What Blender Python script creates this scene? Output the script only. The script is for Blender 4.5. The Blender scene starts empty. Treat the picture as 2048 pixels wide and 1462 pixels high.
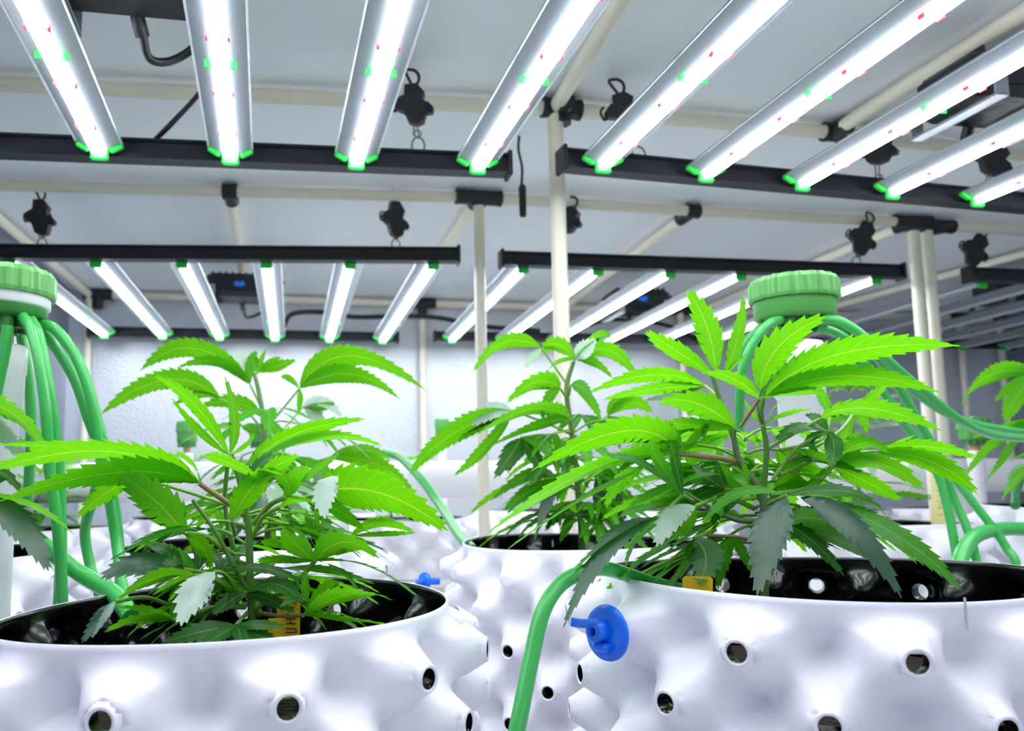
import bpy, math, random
from mathutils import Vector, Matrix
R = math.radians
scene = bpy.context.scene
COL = scene.collection
HC = 1.05                                   # camera height above the tent floor

# ---------------------------------------------------------------- camera
F_PX, PX, PY = 1690.0, 856.7, 770.3
YAW, PIT, ROL = R(9.705), R(6.874), R(-0.574)
EYE = Vector((0, 0, HC))
FW = Vector((math.sin(YAW)*math.cos(PIT), math.cos(YAW)*math.cos(PIT), math.sin(PIT)))
_r = Vector((math.cos(YAW), -math.sin(YAW), 0)); _u = _r.cross(FW)
RT = math.cos(ROL)*_r + math.sin(ROL)*_u
UP = -math.sin(ROL)*_r + math.cos(ROL)*_u
cam = bpy.data.cameras.new('camera'); cam_ob = bpy.data.objects.new('camera', cam); COL.objects.link(cam_ob)
cam.sensor_width = 36; cam.lens = F_PX/2048*36
cam.shift_x = (1024-PX)/2048; cam.shift_y = (PY-731)/2048
cam.clip_start = 0.02; cam.clip_end = 50
M = Matrix((RT, UP, -FW)).transposed().to_4x4(); M.translation = EYE
cam_ob.matrix_world = M
cam.dof.use_dof = True; cam.dof.focus_distance = 0.74; cam.dof.aperture_fstop = 8.0
scene.camera = cam_ob

# ---------------------------------------------------------------- world, exposure
w = bpy.data.worlds.new('world'); scene.world = w; w.use_nodes = True
w.node_tree.nodes['Background'].inputs[0].default_value = (0.5, 0.52, 0.55, 1)
w.node_tree.nodes['Background'].inputs[1].default_value = 0.02
vs = scene.view_settings
vs.view_transform = 'Standard'; vs.look = 'None'; vs.gamma = 1; vs.use_curve_mapping = False
vs.exposure = 0.08
LED_POWER = 23.0
scene.cycles.use_denoising = True
scene.cycles.max_bounces = 10; scene.cycles.diffuse_bounces = 6; scene.cycles.transmission_bounces = 6
scene.cycles.sample_clamp_indirect = 8

def ray(x, y): return FW + (x-PX)/F_PX*RT - (y-PY)/F_PX*UP
def dep(x, y, d): return EYE + ray(x, y)*d                      # point at depth d along the lens axis
def atz(x, y, z):
    r = ray(x, y); return EYE + r*((z-HC)/r.z)
def aty(x, y, Y):
    r = ray(x, y); return EYE + r*(Y/r.y)

# ---------------------------------------------------------------- materials
def lin(c):
    return tuple((v/12.92 if v <= .04045 else ((v+.055)/1.055)**2.4) for v in c)
def hexc(h): return lin(tuple(int(h[i:i+2], 16)/255 for i in (0, 2, 4)))+(1,)
MATS = {}
def mat(name, col, rough=.5, metal=0, spec=.5, bump=0, bscale=40, emit=None, estr=0, var=0, vscale=6, trans=0):
    if name in MATS: return MATS[name]
    m = bpy.data.materials.new(name); m.use_nodes = True; nt = m.node_tree
    b = nt.nodes['Principled BSDF']
    c = hexc(col) if isinstance(col, str) else col
    b.inputs['Base Color'].default_value = c
    b.inputs['Roughness'].default_value = rough; b.inputs['Metallic'].default_value = metal
    b.inputs['Specular IOR Level'].default_value = spec
    if trans: b.inputs['Transmission Weight'].default_value = trans
    if emit:
        b.inputs['Emission Color'].default_value = hexc(emit); b.inputs['Emission Strength'].default_value = estr
    if var or bump:
        tc = nt.nodes.new('ShaderNodeTexCoord')
    if var:
        n = nt.nodes.new('ShaderNodeTexNoise'); n.inputs['Scale'].default_value = vscale; n.inputs['Detail'].default_value = 4
        nt.links.new(tc.outputs['Object'], n.inputs['Vector'])
        mx = nt.nodes.new('ShaderNodeMix'); mx.data_type = 'RGBA'
        mx.inputs[6].default_value = tuple(v*(1-var) for v in c[:3])+(1,); mx.inputs[7].default_value = tuple(min(1, v*(1+var)) for v in c[:3])+(1,)
        nt.links.new(n.outputs['Fac'], mx.inputs[0]); nt.links.new(mx.outputs[2], b.inputs['Base Color'])
    if bump:
        n2 = nt.nodes.new('ShaderNodeTexNoise'); n2.inputs['Scale'].default_value = bscale; n2.inputs['Detail'].default_value = 3
        nt.links.new(tc.outputs['Object'], n2.inputs['Vector'])
        bp = nt.nodes.new('ShaderNodeBump'); bp.inputs['Strength'].default_value = bump; bp.inputs['Distance'].default_value = .02
        nt.links.new(n2.outputs['Fac'], bp.inputs['Height']); nt.links.new(bp.outputs[0], b.inputs['Normal'])
    MATS[name] = m; return m

M_CEIL = mat('tent_fabric', 'f1f4f7', .55, .0, .3, .25, 3.0, var=.05, vscale=2)
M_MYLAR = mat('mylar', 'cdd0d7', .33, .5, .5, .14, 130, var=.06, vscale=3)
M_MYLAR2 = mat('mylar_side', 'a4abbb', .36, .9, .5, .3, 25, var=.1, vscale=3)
M_FLOOR = mat('floor_sheet', 'f4f4f6', .5, var=.04)
M_POLE = mat('cream_pole', 'e2dcc8', .4, .0, .5, var=.03)
M_BLACK = mat('black_plastic', '15181d', .45, 0, .5, .1, 60)
M_BLACKM = mat('black_aluminium', '1a1f27', .4, .3, .5)
M_CHROME = mat('steel_wire', '8a8c90', .3, .9)
M_ROPE = mat('rope', '8f8c85', .8)
M_WHITE = mat('white_pvc', 'f1f1f4', .32, 0, .5, var=.015)
M_POTW = mat('white_pot_sheet', 'f0eef6', .33, 0, .5, .06, 30, var=.02)
M_POTB = mat('black_pot_lining', '0d0d10', .2, 0, .6, .05, 40)
M_TUB = mat('bucket_white', 'ebebee', .4)
M_SOIL = mat('clay_pebbles', '2a1d14', .9, bump=.8, bscale=120)
M_HOSE = mat('green_hose', '3fae52', .28, 0, .5)
M_HOSED = mat('dark_green_hose', '1f7a3c', .3, 0, .5)
M_CAP = mat('green_cap', '57a24e', .35, 0, .5)
M_CAPD = mat('dark_green_plastic', '2f7d33', .4)
M_TAN = mat('thread_tape', 'b99a66', .7)
M_YEL = mat('yellow_tag', 'ffd21a', .4)
M_CREAMTAG = mat('cream_tag', 'd9cf8e', .5)
M_INK = mat('ink', '2a2320', .6)
M_BLUE = mat('blue_plastic', '0a6cf0', .3, 0, .5)
M_GREENCAP = mat('bar_end_green', '2fd24a', .4, 0, .4)
M_WING = mat('bar_wing', '868d94', .35, .1, .4)
M_BARTOP = mat('bar_body', 'c3c9cf', .4, .5)
M_LED = mat('led_on', 'ffffff', .5, emit='f4f8ff', estr=LED_POWER)
M_LED_FILL = mat('led_fill_added', 'ffffff', .5, emit='f4f8ff', estr=LED_POWER*.42)  # weaker emission for the added fill lamps behind the camera
M_LEDOFF = mat('led_off', 'c9cdd0', .35)
M_RED = mat('red_diode', 'ff4a60', .4, emit='ff3a55', estr=1.2)
M_REDOFF = mat('red_diode_off', '8a5a5e', .4)
M_STICK = mat('sticker', 'd8d8dc', .5)
M_LOGO = mat('blue_logo', '1d6fe0', .4)
M_YDOT = mat('yellow_dot', 'c9c818', .5)
M_ALU = mat('silver_plate', '8f979e', .4, .6)

def leaf_mat(name, top, under, glow, tr=.45, rough=.42, veins='cfe07a', spec=.4):
    m = bpy.data.materials.new(name); m.use_nodes = True; nt = m.node_tree; N = nt.nodes; L = nt.links
    b = N['Principled BSDF']; out = N['Material Output']
    uv = N.new('ShaderNodeUVMap'); sp = N.new('ShaderNodeSeparateXYZ'); L.new(uv.outputs[0], sp.inputs[0])
    def mth(op, a, bb=None, v=None):
        n = N.new('ShaderNodeMath'); n.operation = op
        for i, q in enumerate((a, bb)):
            if q is None: continue
            if isinstance(q, (int, float)): n.inputs[i].default_value = q
            else: L.new(q, n.inputs[i])
        return n.outputs[0]
    au = mth('ABSOLUTE', mth('SUBTRACT', mth('MULTIPLY', sp.outputs[0], 2.0), 1.0))
    mid = mth('LESS_THAN', au, .045)
    s = mth('FRACT', mth('MULTIPLY', mth('SUBTRACT', sp.outputs[1], mth('MULTIPLY', au, .10)), 13.0))
    sv = mth('LESS_THAN', s, .11)
    vein = mth('MINIMUM', mth('ADD', mid, mth('MULTIPLY', sv, .28)), 1.0)
    geo = N.new('ShaderNodeNewGeometry')
    oi = N.new('ShaderNodeObjectInfo')
    def mix(fac, a, c):
        n = N.new('ShaderNodeMix'); n.data_type = 'RGBA'
        for i, q in ((0, fac), (6, a), (7, c)):
            if isinstance(q, (int, float)): n.inputs[i].default_value = q
            elif isinstance(q, str): n.inputs[i].default_value = hexc(q)
            else: L.new(q, n.inputs[i])
        return n.outputs[2]
    base = mix(geo.outputs['Backfacing'], top, under)
    hsv = N.new('ShaderNodeHueSaturation'); L.new(base, hsv.inputs['Color'])
    L.new(mth('ADD', mth('MULTIPLY', oi.outputs['Random'], .35), .82), hsv.inputs['Value'])
    colr = mix(mth('MULTIPLY', vein, .42), hsv.outputs[0], veins)
    L.new(colr, b.inputs['Base Color']); b.inputs['Roughness'].default_value = rough; b.inputs['Specular IOR Level'].default_value = spec
    tl = N.new('ShaderNodeBsdfTranslucent'); g = mix(mth('MULTIPLY', vein, .4), glow, 'e8e060'); L.new(g, tl.inputs[0])
    ms = N.new('ShaderNodeMixShader'); ms.inputs[0].default_value = tr
    L.new(b.outputs[0], ms.inputs[1]); L.new(tl.outputs[0], ms.inputs[2]); L.new(ms.outputs[0], out.inputs[0])
    bp = N.new('ShaderNodeBump'); bp.inputs['Strength'].default_value = .5; bp.inputs['Distance'].default_value = .0015
    L.new(mth('SUBTRACT', 1.0, vein), bp.inputs['Height']); L.new(bp.outputs[0], b.inputs['Normal']); L.new(bp.outputs[0], tl.inputs['Normal'])
    return m
LEAF = {
 'b': leaf_mat('leaf_bright', '45a60f', '60b822', '74d20c', .52),
 'm': leaf_mat('leaf_mid', '3a9c16', '5cb436', '72d012', .48),
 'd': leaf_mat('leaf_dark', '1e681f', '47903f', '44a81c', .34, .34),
 'g': leaf_mat('leaf_grey', '1f5236', '7f9f8a', '4f9a48', .16, .34, '16382a', .75),
 'w': leaf_mat('leaf_pale_sheen', '9db8a4', 'c4d6c8', '9ac48a', .3, .3, 'a8bfae', 1.0),  # grey-white lamp sheen on upper leaf faces painted into the base colour
}
M_STEM = mat('plant_stem', '5f9440', .5, var=.1)
M_STEMB = mat('plant_stem_woody', '6f8a55', .6, var=.15)
M_PET = mat('petiole', '7fae45', .5, var=.12)
M_PETR = mat('petiole_reddish', '9a8a5a', .5)

# ---------------------------------------------------------------- mesh helpers
class MB:
    def __init__(s): s.v = []; s.f = []; s.m = []; s.sm = []
    def add(s, vs, fs, mi=0, smooth=False):
        o = len(s.v); s.v += [Vector(v) for v in vs]
        for f in fs: s.f.append(tuple(i+o for i in f)); s.m.append(mi); s.sm.append(smooth)
    def box(s, c, size, mi=0, rot=None, bev=0):
        x, y, z = (q/2 for q in size); c = Vector(c)
        if bev:
            bv = min(bev, x*.9, y*.9, z*.9); pts = []
            # bevelled box: chamfered prism in z with inset top and bottom
            ring = [(-x, -y+bv), (-x+bv, -y), (x-bv, -y), (x, -y+bv), (x, y-bv), (x-bv, y), (-x+bv, y), (-x, y-bv)]
            k = lambda p: (p[0]*(x-bv)/x, p[1]*(y-bv)/y)
            for zz, ins in ((-z, 1), (-z+bv, 0), (z-bv, 0), (z, 1)):
                for p in ring:
                    q = k(p) if ins else p; pts.append(Vector((q[0], q[1], zz)))
            fs = [tuple(range(7, -1, -1)), tuple(range(24, 32))]
            for l in range(3):
                for i in range(8): fs.append((l*8+i, l*8+(i+1) % 8, l*8+8+(i+1) % 8, l*8+8+i))
        else:
            pts = [Vector((a*x, b*y, d*z)) for d in (-1, 1) for b in (-1, 1) for a in (-1, 1)]
            fs = [(0, 2, 3, 1), (4, 5, 7, 6), (0, 1, 5, 4), (2, 6, 7, 3), (0, 4, 6, 2), (1, 3, 7, 5)]
        if rot is not None: pts = [rot @ p for p in pts]
        s.add([p+c for p in pts], fs, mi)
    def tube(s, pts, r, n=10, mi=0, caps=True, smooth=True):
        pts = [Vector(p) for p in pts]; K = len(pts)
        rs = r if isinstance(r, (list, tuple)) else [r]*K
        T = []
        for i in range(K):
            t = pts[min(i+1, K-1)]-pts[max(i-1, 0)]
            T.append(t.normalized() if t.length > 1e-9 else Vector((0, 0, 1)))
        a = Vector((0, 0, 1)) if abs(T[0].z) < .9 else Vector((1, 0, 0))
        nrm = T[0].cross(a).normalized(); vs = []
        for i in range(K):
            nrm = (nrm - T[i]*nrm.dot(T[i])).normalized(); bn = T[i].cross(nrm)
            for j in range(n):
                an = 2*math.pi*j/n; vs.append(pts[i]+rs[i]*(math.cos(an)*nrm+math.sin(an)*bn))
        fs = [(i*n+j, i*n+(j+1) % n, (i+1)*n+(j+1) % n, (i+1)*n+j) for i in range(K-1) for j in range(n)]
        s.add(vs, fs, mi, smooth)
        if caps:
            s.add(vs[:n], [tuple(range(n-1, -1, -1))], mi); s.add(vs[-n:], [tuple(range(n))], mi)
    def lathe(s, c, prof, n=32, mi=0, axis=None, smooth=True, mis=None):
        c = Vector(c)
        q = Vector((0, 0, 1)).rotation_difference(Vector(axis)) if axis is not None else None
        vs = []
        for (r_, z) in prof:
            for j in range(n):
                a = 2*math.pi*j/n; p = Vector((r_*math.cos(a), r_*math.sin(a), z))
                if q: p = q @ p
                vs.append(c+p)
        o = len(s.v); s.v += vs
        for i in range(len(prof)-1):
            for j in range(n):
                s.f.append((o+i*n+j, o+i*n+(j+1) % n, o+(i+1)*n+(j+1) % n, o+(i+1)*n+j)); s.m.append(mis[i] if mis else mi); s.sm.append(smooth)
    def prism(s, outline, axis_o, ax, ay, az, depth, mi=0):
        n = len(outline); vs = []
        for d in (-depth/2, depth/2):
            for (a, b) in outline: vs.append(Vector(axis_o)+a*ax+b*ay+d*az)
        fs = [tuple(range(n-1, -1, -1)), tuple(range(n, 2*n))]+[(i, (i+1) % n, n+(i+1) % n, n+i) for i in range(n)]
        s.add(vs, fs, mi)
    def mesh(s, name, mats, loc):
        me = bpy.data.meshes.new(name)
        me.from_pydata([v-loc for v in s.v], [], s.f)
        for m in (mats if isinstance(mats, (list, tuple)) else [mats]): me.materials.append(m)
        me.polygons.foreach_set('material_index', s.m); me.polygons.foreach_set('use_smooth', s.sm); me.update()
        return me
    def build(s, name, mats, parent=None, loc=None):
        pl = world_loc(parent) if parent else Vector((0, 0, 0))
        if loc is None: loc = pl
        loc = Vector(loc)
        o = bpy.data.objects.new(name, s.mesh(name, mats, loc)); COL.objects.link(o)
        o.location = loc - pl
        if parent: o.parent = parent
        return o
def world_loc(o):
    l = Vector(o.location)
    while o.parent: o = o.parent; l += Vector(o.location)
    return l
def tag(o, label=None, cat=None, group=None, kind=None):
    if label: o['label'] = label
    if cat: o['category'] = cat
    if group: o['group'] = group
    if kind: o['kind'] = kind
    return o
def thing(name, loc, label, cat, group=None):
    o = bpy.data.objects.new(name, None); COL.objects.link(o); o.location = loc; o.empty_display_size = .05
    return tag(o, label, cat, group)
def spline(pts, k=8):
    pts = [Vector(p) for p in pts]
    if len(pts) < 3: return pts
    P = [pts[0]*2-pts[1]]+pts+[pts[-1]*2-pts[-2]]; out = []
    for i in range(1, len(P)-2):
        for j in range(k):
            t = j/k; a, b, c, d = P[i-1], P[i], P[i+1], P[i+2]
            out.append(.5*((2*b)+(c-a)*t+(2*a-5*b+4*c-d)*t*t+(3*b-a-3*c+d)*t**3))
    out.append(pts[-1]); return out
rnd = random.Random(7)
V = Vector

# ---------------------------------------------------------------- room shell
XL, XR, YF, YB, ZC = -.77, 3.1, -1.75, 3.17, HC+.722
def wall(name, c, size, m):
    b = MB(); b.box(c, size); o = b.build(name, m, loc=c); o['kind'] = 'structure'; return o
xm, ym = (XL+XR)/2, (YF+YB)/2
wall('floor', (xm, ym, -.02), (XR-XL+.2, YB-YF+.2, .04), M_FLOOR)
wall('ceiling', (xm, ym, ZC+.01), (XR-XL+.2, YB-YF+.2, .02), M_CEIL)
wall('wall_back', (xm, YB+.01, ZC/2), (XR-XL, .02, ZC), M_MYLAR)
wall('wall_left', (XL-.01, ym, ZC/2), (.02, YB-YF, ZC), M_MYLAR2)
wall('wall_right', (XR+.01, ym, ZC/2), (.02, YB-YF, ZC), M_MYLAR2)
wall('wall_front', (xm, YF-.01, ZC/2), (XR-XL, .02, ZC), M_CEIL)

# ---------------------------------------------------------------- tent frame
ZP = HC+.700; PR = .0135
frame = thing('tent_frame', (0, 1.4, 0), 'cream metal pole frame with black connectors under the grey ceiling, standing behind the front lamps', 'frame')
def pole(a, b, parent=frame, r=PR):
    m = MB(); m.tube([a, b], r, 14); return m.build('pole', M_POLE, parent)
def conn(p, d, ln, parent=frame, r=.0185, extra=()):
    m = MB(); p = V(p); d = V(d).normalized()
    m.tube([p-d*ln/2, p+d*ln/2], r, 14, smooth=True)
    m.tube([p-d*ln/2, p-d*(ln/2-.006)], r+.0012, 14); m.tube([p+d*ln/2, p+d*(ln/2-.006)], r+.0012, 14)
    for e, l in extra: m.tube([p, p+V(e).normalized()*l], r*.97, 14)
    return m.build('pole_connector', M_BLACK, parent)
def pxz(x, y): return atz(x, y, ZP)
# cross pole A (above the front lamps), B (middle), C (back wall)
A0, A1, A2, A3 = pxz(0, 168), pxz(1110, 217), pxz(1665, 265), pxz(2048, 310)
A0 = A0+(A0-A1).normalized()*.2; A3 = A3+(A3-A2)*1.2
for a, b in ((A0, A1), (A1, A2), (A2, A3)): pole(a, b)
B0, B1, B2, B3, B4 = pxz(0, 370), pxz(460, 383), pxz(957, 395), pxz(1385, 422), pxz(1825, 445)
B0 = B0+(B0-B1)*.25
for a, b in ((B0, B1), (B1, B2), (B2, B3), (B3, B4)): pole(a, b)
YC = YB-.03
C0, C1, C2, C3 = [V((aty(x, 600, YC).x, YC, ZP)) for x in (178, 845, 1360, 1915)]
for a, b in ((C0, C1), (C1, C2), (C2, C3)): pole(a, b)
def depthpole(p, q, parent=frame, r=PR):
    return pole(p, q, parent, r)
ydir = V((0, 1, 0))
# ceiling poles that run front to back
def toward_front(a, b): d_ = b-a; return a+d_*((YF+.05-a.y)/d_.y)
depthpole(A1, toward_front(A1, pxz(1240, 0))); depthpole(A2, toward_front(A2, pxz(2040, 30)))
depthpole(B1, V((aty(492, 590, YC).x, YC, ZP))); depthpole(B2, C1 if False else V((aty(815, 600, YC).x+.0, YC, ZP)))
depthpole(B3, V((aty(1130, 600, YC).x, YC, ZP))); depthpole(B4, V((aty(1400, 600, YC).x, YC, ZP)))
L0 = pxz(0, 440); depthpole(V((C0.x-.01, YF+.05, ZP)) if L0.x < C0.x-.12 else toward_front(C0, L0), C0)
# uprights
def post(top, parent=frame, r=PR): return pole(V((top.x, top.y, 0)), top, parent, r)
post(A1, r=.0145); post(B2); post(C0); post(C1); post(C2); post(C3)
post(B4, r=.015)
conn(A1+V((.012, 0, 0)), A2-A1, .075, extra=(((0, 0, -1), .03), ((-.05, -1, 0), .035)))
conn(A2, A2-A1, .04, extra=(((.15, -1, 0), .04),))
conn(B1, B2-B1, .034, extra=(((.05, 1, -.2), .045),))
conn(B2, B3-B2, .115, extra=(((0, 0, -1), .022), ((-.08, 1, -.1), .04)))
conn(B3, B3-B2, .034, extra=(((-.3, 1, -.2), .05),))
conn(B4, B4-B3, .11, extra=(((0, 0, -1), .025), ((-.3, 1, 0), .05)))
conn(C0+V((.03, 0, 0)), (1, 0, 0), .1, extra=(((0, 0, -1), .05),))
conn(C1, (1, 0, 0), .1, extra=(((0, 0, -1), .05),)); conn(C2, (1, 0, 0), .1); conn(C3, (1, 0, 0), .1)
frame2 = frame
D0 = B4+V((.052, .012, -.002)); D1 = pxz(2048, 462); D1 = D1+(D1-D0)*2.0
pole(D0, D1, frame2); post(D0, frame2, .0145)
conn(D0+(D1-D0).normalized()*.035, D1-D0, .1, frame2, extra=(((0, 0, -1), .02),))
Q = pxz(2040, 505); pole(D0+V((.55, 0, 0)), V((D0.x+.42, YC, ZP)), frame2, .012)
E3 = V((XR-.05, YC, ZP)); post(E3, frame2); pole(V((C3.x+.08, YC, ZP-.001)), E3, frame2)

# ---------------------------------------------------------------- LED fixtures
ZL = HC+.53
SW = .021
def fixture(n0, n5, f0, f5, label, on=True, lo=True, dia=(.1, .22, .35, .5, .63, .77, .9), drv=.5, drvx=0, fpad=.06, led=None):
    n0, n5, f0, f5 = [V((p[0], p[1], ZL)) for p in (n0, n5, f0, f5)]
    ctr = (n0+n5+f0+f5)/4
    root = thing('grow_light', (ctr.x, ctr.y, ZL), label, 'lamp', 'six bar LED grow lights hung from the ceiling poles')
    # two cross rails: L-section extrusions above the bar ends
    for a, b, sgn in ((f0, f5, .036), (n0, n5, -.020)):
        e = (b-a).normalized(); sh_ = V((0, 0, 1)).cross(e)*sgn; a = a+sh_; b = b+sh_; a2 = a-e*fpad; b2 = b+e*fpad
        m = MB(); up = V((0, 0, 1)); back = up.cross(e)*1.0
        prof = [(-.016, -.002), (.016, -.002), (.016, .004), (.011, .006), (.011, .026), (.016, .028), (.016, .032), (-.016, .032), (-.016, .028), (-.011, .026), (-.011, .006), (-.016, .004)]
        vs = [];
        for q in (a2, b2):
            for (u, z) in prof: vs.append(q+back*u+up*(z+.006))
        k = len(prof); m.add(vs, [tuple(range(k-1, -1, -1)), tuple(range(k, 2*k))]+[(i, (i+1) % k, k+(i+1) % k, k+i) for i in range(k)])
        rail = m.build('cross_rail', M_BLACKM, root)
        for q in (a2, b2):
            c = MB(); c.box(q+up*.021, (.008, .042, .046), rot=Matrix((e, up.cross(e), up)).transposed(), bev=.003); c.build('rail_end_cap', M_BLACK, rail)
    for k in range(6):
        a = n0.lerp(n5, k/5); b = f0.lerp(f5, k/5)
        e = (b-a).normalized(); s = V((0, 0, 1)).cross(e).normalized(); up = V((0, 0, 1))
        def ext(prof, p, q, mb, mi=0, closed=False):
            K = len(prof); vs = [p+s*u+up*z for (u, z) in prof]+[q+s*u+up*z for (u, z) in prof]
            rng = range(K if closed else K-1)
            mb.add(vs, [(i, (i+1) % K, K+(i+1) % K, K+i) for i in rng], mi)
            if closed: mb.add(vs, [tuple(range(K-1, -1, -1)), tuple(range(K, 2*K))], mi)
        m = MB()
        ext([(-SW/2-.002, .006), (SW/2+.002, .006), (SW/2+.003, .018), (.012, .024), (-.012, .024), (-SW/2-.003, .018)], a, b, m, 0, True)
        bar = m.build('light_bar', M_BARTOP, root)
        for sg in (-1, 1):
            m = MB(); ext([(sg*(SW/2+.002), .0065), (sg*.033, .017), (sg*.036, .016), (sg*.036, .019), (sg*.033, .0195), (sg*(SW/2+.002), .009)], a+e*.004, b-e*.004, m, 0, True)
            m.build('reflector_wing', M_WING, bar)
        m = MB(); ext([(-SW/2-.001, .0032), (-SW/2, -.0005), (-SW/2+.002, -.0015), (SW/2-.002, -.0015), (SW/2, -.0005), (SW/2+.001, .0032)], a+e*.006, b-e*.006, m)
        m.build('diode_strip', (led or M_LED) if on else M_LEDOFF, bar)
        for (p, d) in ((a, -1), (b, 1)):
            m = MB(); m.box(p+e*d*.003+up*.006, (.028, .010, .032), rot=Matrix((s, e, up)).transposed(), bev=.003)
            for sg in (-1, 1):
                m.box(p+e*d*.003+s*sg*.0255+up*.012, (.022, .010, .009), rot=Matrix((s*math.cos(.5*sg)+up*math.sin(.5*sg)*1.0, e, up*math.cos(.5*sg)-s*math.sin(.5*sg))).transposed(), bev=.002)
            m.build('end_cap', M_GREENCAP, bar)
        m = MB(); p = a.lerp(b, .70)
        m.box(p+up*.003, (.040, .002, .010), rot=Matrix((s, e, up)).transposed()); m.build('joint_band', M_GREENCAP, bar)
        for t in dia:
            for sg in (-1, 1):
                m = MB(); m.box(a.lerp(b, t)+s*sg*(SW/2+.0022)-up*.0002, (.003, .010, .005), rot=Matrix((s, e, up)).transposed())
                m.build('red_diode', M_RED if on else M_REDOFF, bar)
    # driver box on two flat brackets above the bars
    e = ((f0+f5)-(n0+n5)).normalized(); s = V((0, 0, 1)).cross(e); up = V((0, 0, 1))*1
    s = -s
    c = ctr+e*(drv-.5)+s*drvx+up*.085
    rot = Matrix((s, e, up)).transposed()
    m = MB(); m.box(c, (.20, .13, .072), rot=rot, bev=.012)
    for i in range(9): m.box(c+s*(-.08+.02*i)+up*.034, (.004, .12, .012), rot=rot)
    d = m.build('driver_box', M_BLACK, root)
    m = MB(); m.box(c-e*.067, (.14, .004, .045), rot=rot, bev=.0015); m.build('front_plate', M_BLACKM, d)
    m = MB(); m.prism([(-.018, -.004), (-.010, .009), (0, .004), (.012, .010), (.018, -.003), (.004, -.010)], c-e*.0695+s*.0, s, up, e, .002); m.build('blue_emblem', M_LOGO, d)
    for sg in (-1, 1):
        m = MB(); q = c+s*sg*.08-up*.05
        m.box(q, (.022, .17, .004), rot=rot); m.box(q+up*.022-e*.083, (.022, .004, .044), rot=rot); m.box(q+up*.022+e*.083, (.022, .004, .044), rot=rot)
        m.build('driver_bracket', M_ALU, root)
    m = MB()
    m.tube([c+e*.06-up*.03+s*.0, c+e*.075-up*.05+s*.005], .009, 10)
    m.tube(spline([c+e*.072-up*.046+s*.005, c+e*.095-up*.068+s*.012, c+e*.105-up*.062+s*.04, c+e*.09-up*.038+s*.075, c+e*.06+up*.02+s*.11, c+up*.025+s*.13], 8), .0055, 8)
    m.build('power_lead', M_BLACK, root)
    return root
def linfit(pts):   # least squares x,y over bar index
    n = len(pts); sk = sum(k for k, p in pts); skk = sum(k*k for k, p in pts)
    D = n*skk-sk*sk; out = []
    for ax in (0, 1):
        sv = sum(p[ax] for k, p in pts); skv = sum(k*p[ax] for k, p in pts)
        bb = (n*skv-sk*sv)/D; aa = (sv-bb*sk)/n; out.append((aa, bb))
    return [V((out[0][0]+out[0][1]*k, out[1][0]+out[1][1]*k)) for k in (0, 5)]
def zz(x, y): p = atz(x, y, ZL); return (p.x, p.y)
fl = linfit([(2, zz(198, 306)), (3, zz(460, 320)), (4, zz(713, 328)), (5, zz(957, 336))])
flt = linfit([(2, zz(50, 0)), (3, zz(425, 0)), (4, zz(797, 0)), (5, zz(1182, 0))])
def back(far, top, L=1.02):
    out = []
    for a, b in zip(far, top):
        d = (b-a).normalized(); out.append(a+d*L)
    return out
fln = back(fl, flt)
fixture(fln[0], fln[1], fl[0], fl[1], 'front left LED grow light nearest the lens, bars crossing the top left of the ceiling', drv=.63)
fr = linfit([(0, zz(1203, 336)), (1, zz(1415, 351)), (2, zz(1610, 372)), (3, zz(1793, 388)), (4, zz(1950, 404))])
frt = linfit([(0, zz(1552, 0)), (1, zz(1910, 0)), (2, zz(2048, 132)), (3, zz(2048, 270)), (4, zz(2048, 363))])
# direction from the first two bars only
d0 = (V(zz(1552, 0))-fr[0]).normalized()
d1 = (V(zz(1910, 0))-V(zz(1415, 351))).normalized(); dd = ((d0+d1)/2).normalized()
fixture(fr[0]+dd*1.02, fr[1]+dd*1.02, fr[0], fr[1], 'front right LED grow light, bright bars fanning out over the top right corner', drv=.78, drvx=.10)
bln = linfit([(0, zz(20, 527)), (1, zz(190, 528)), (2, zz(365, 531)), (3, zz(533, 530)), (4, zz(698, 531)), (5, zz(868, 532))])
blf = linfit([(0, zz(210, 670)), (1, zz(325, 674)), (2, zz(437, 679)), (3, zz(545, 680)), (4, zz(660, 681)), (5, zz(770, 681))])
fixture(bln[0], bln[1], blf[0], blf[1], 'back left LED grow light, lit, its near rail level across the left above the plants', drv=.60, dia=())
brn = linfit([(0, zz(1040, 539)), (1, zz(1195, 545)), (2, zz(1345, 551)), (3, zz(1485, 555)), (5, zz(1748, 561))])
brf = linfit([(0, zz(902, 680)), (1, zz(1010, 683)), (2, zz(1118, 685)), (3, zz(1215, 685)), (4, zz(1315, 686))])
fixture(brn[0], brn[1], brf[0], brf[1], 'back right LED grow light, lit, behind the two white posts and right of centre', drv=.70, drvx=.09, dia=())
fixture(V((-.66, -1.6)), V((.32, -1.6)), V((-.66, -.6)), V((.32, -.6)), 'added LED fill light behind the lens, out of view on the left', dia=(), led=M_LED_FILL)  # unseen fill lamps, this and the next, added to brighten the pot fronts
fixture(V((.55, -1.6)), V((1.53, -1.6)), V((.55, -.6)), V((1.53, -.6)), 'added LED fill light behind the lens, out of view on the right', dia=(), led=M_LED_FILL)
r0 = V((brn[1].x+.32, 1.96)); r1 = r0+V((.98, .0)); q0 = V((brf[1].x+.30, 2.95)); q1 = q0+V((.98, -.03))
fixture(r0, r1, q0, q1, 'unlit grey LED grow light in the dim bay at far right', on=False, drv=.42, dia=())

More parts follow.
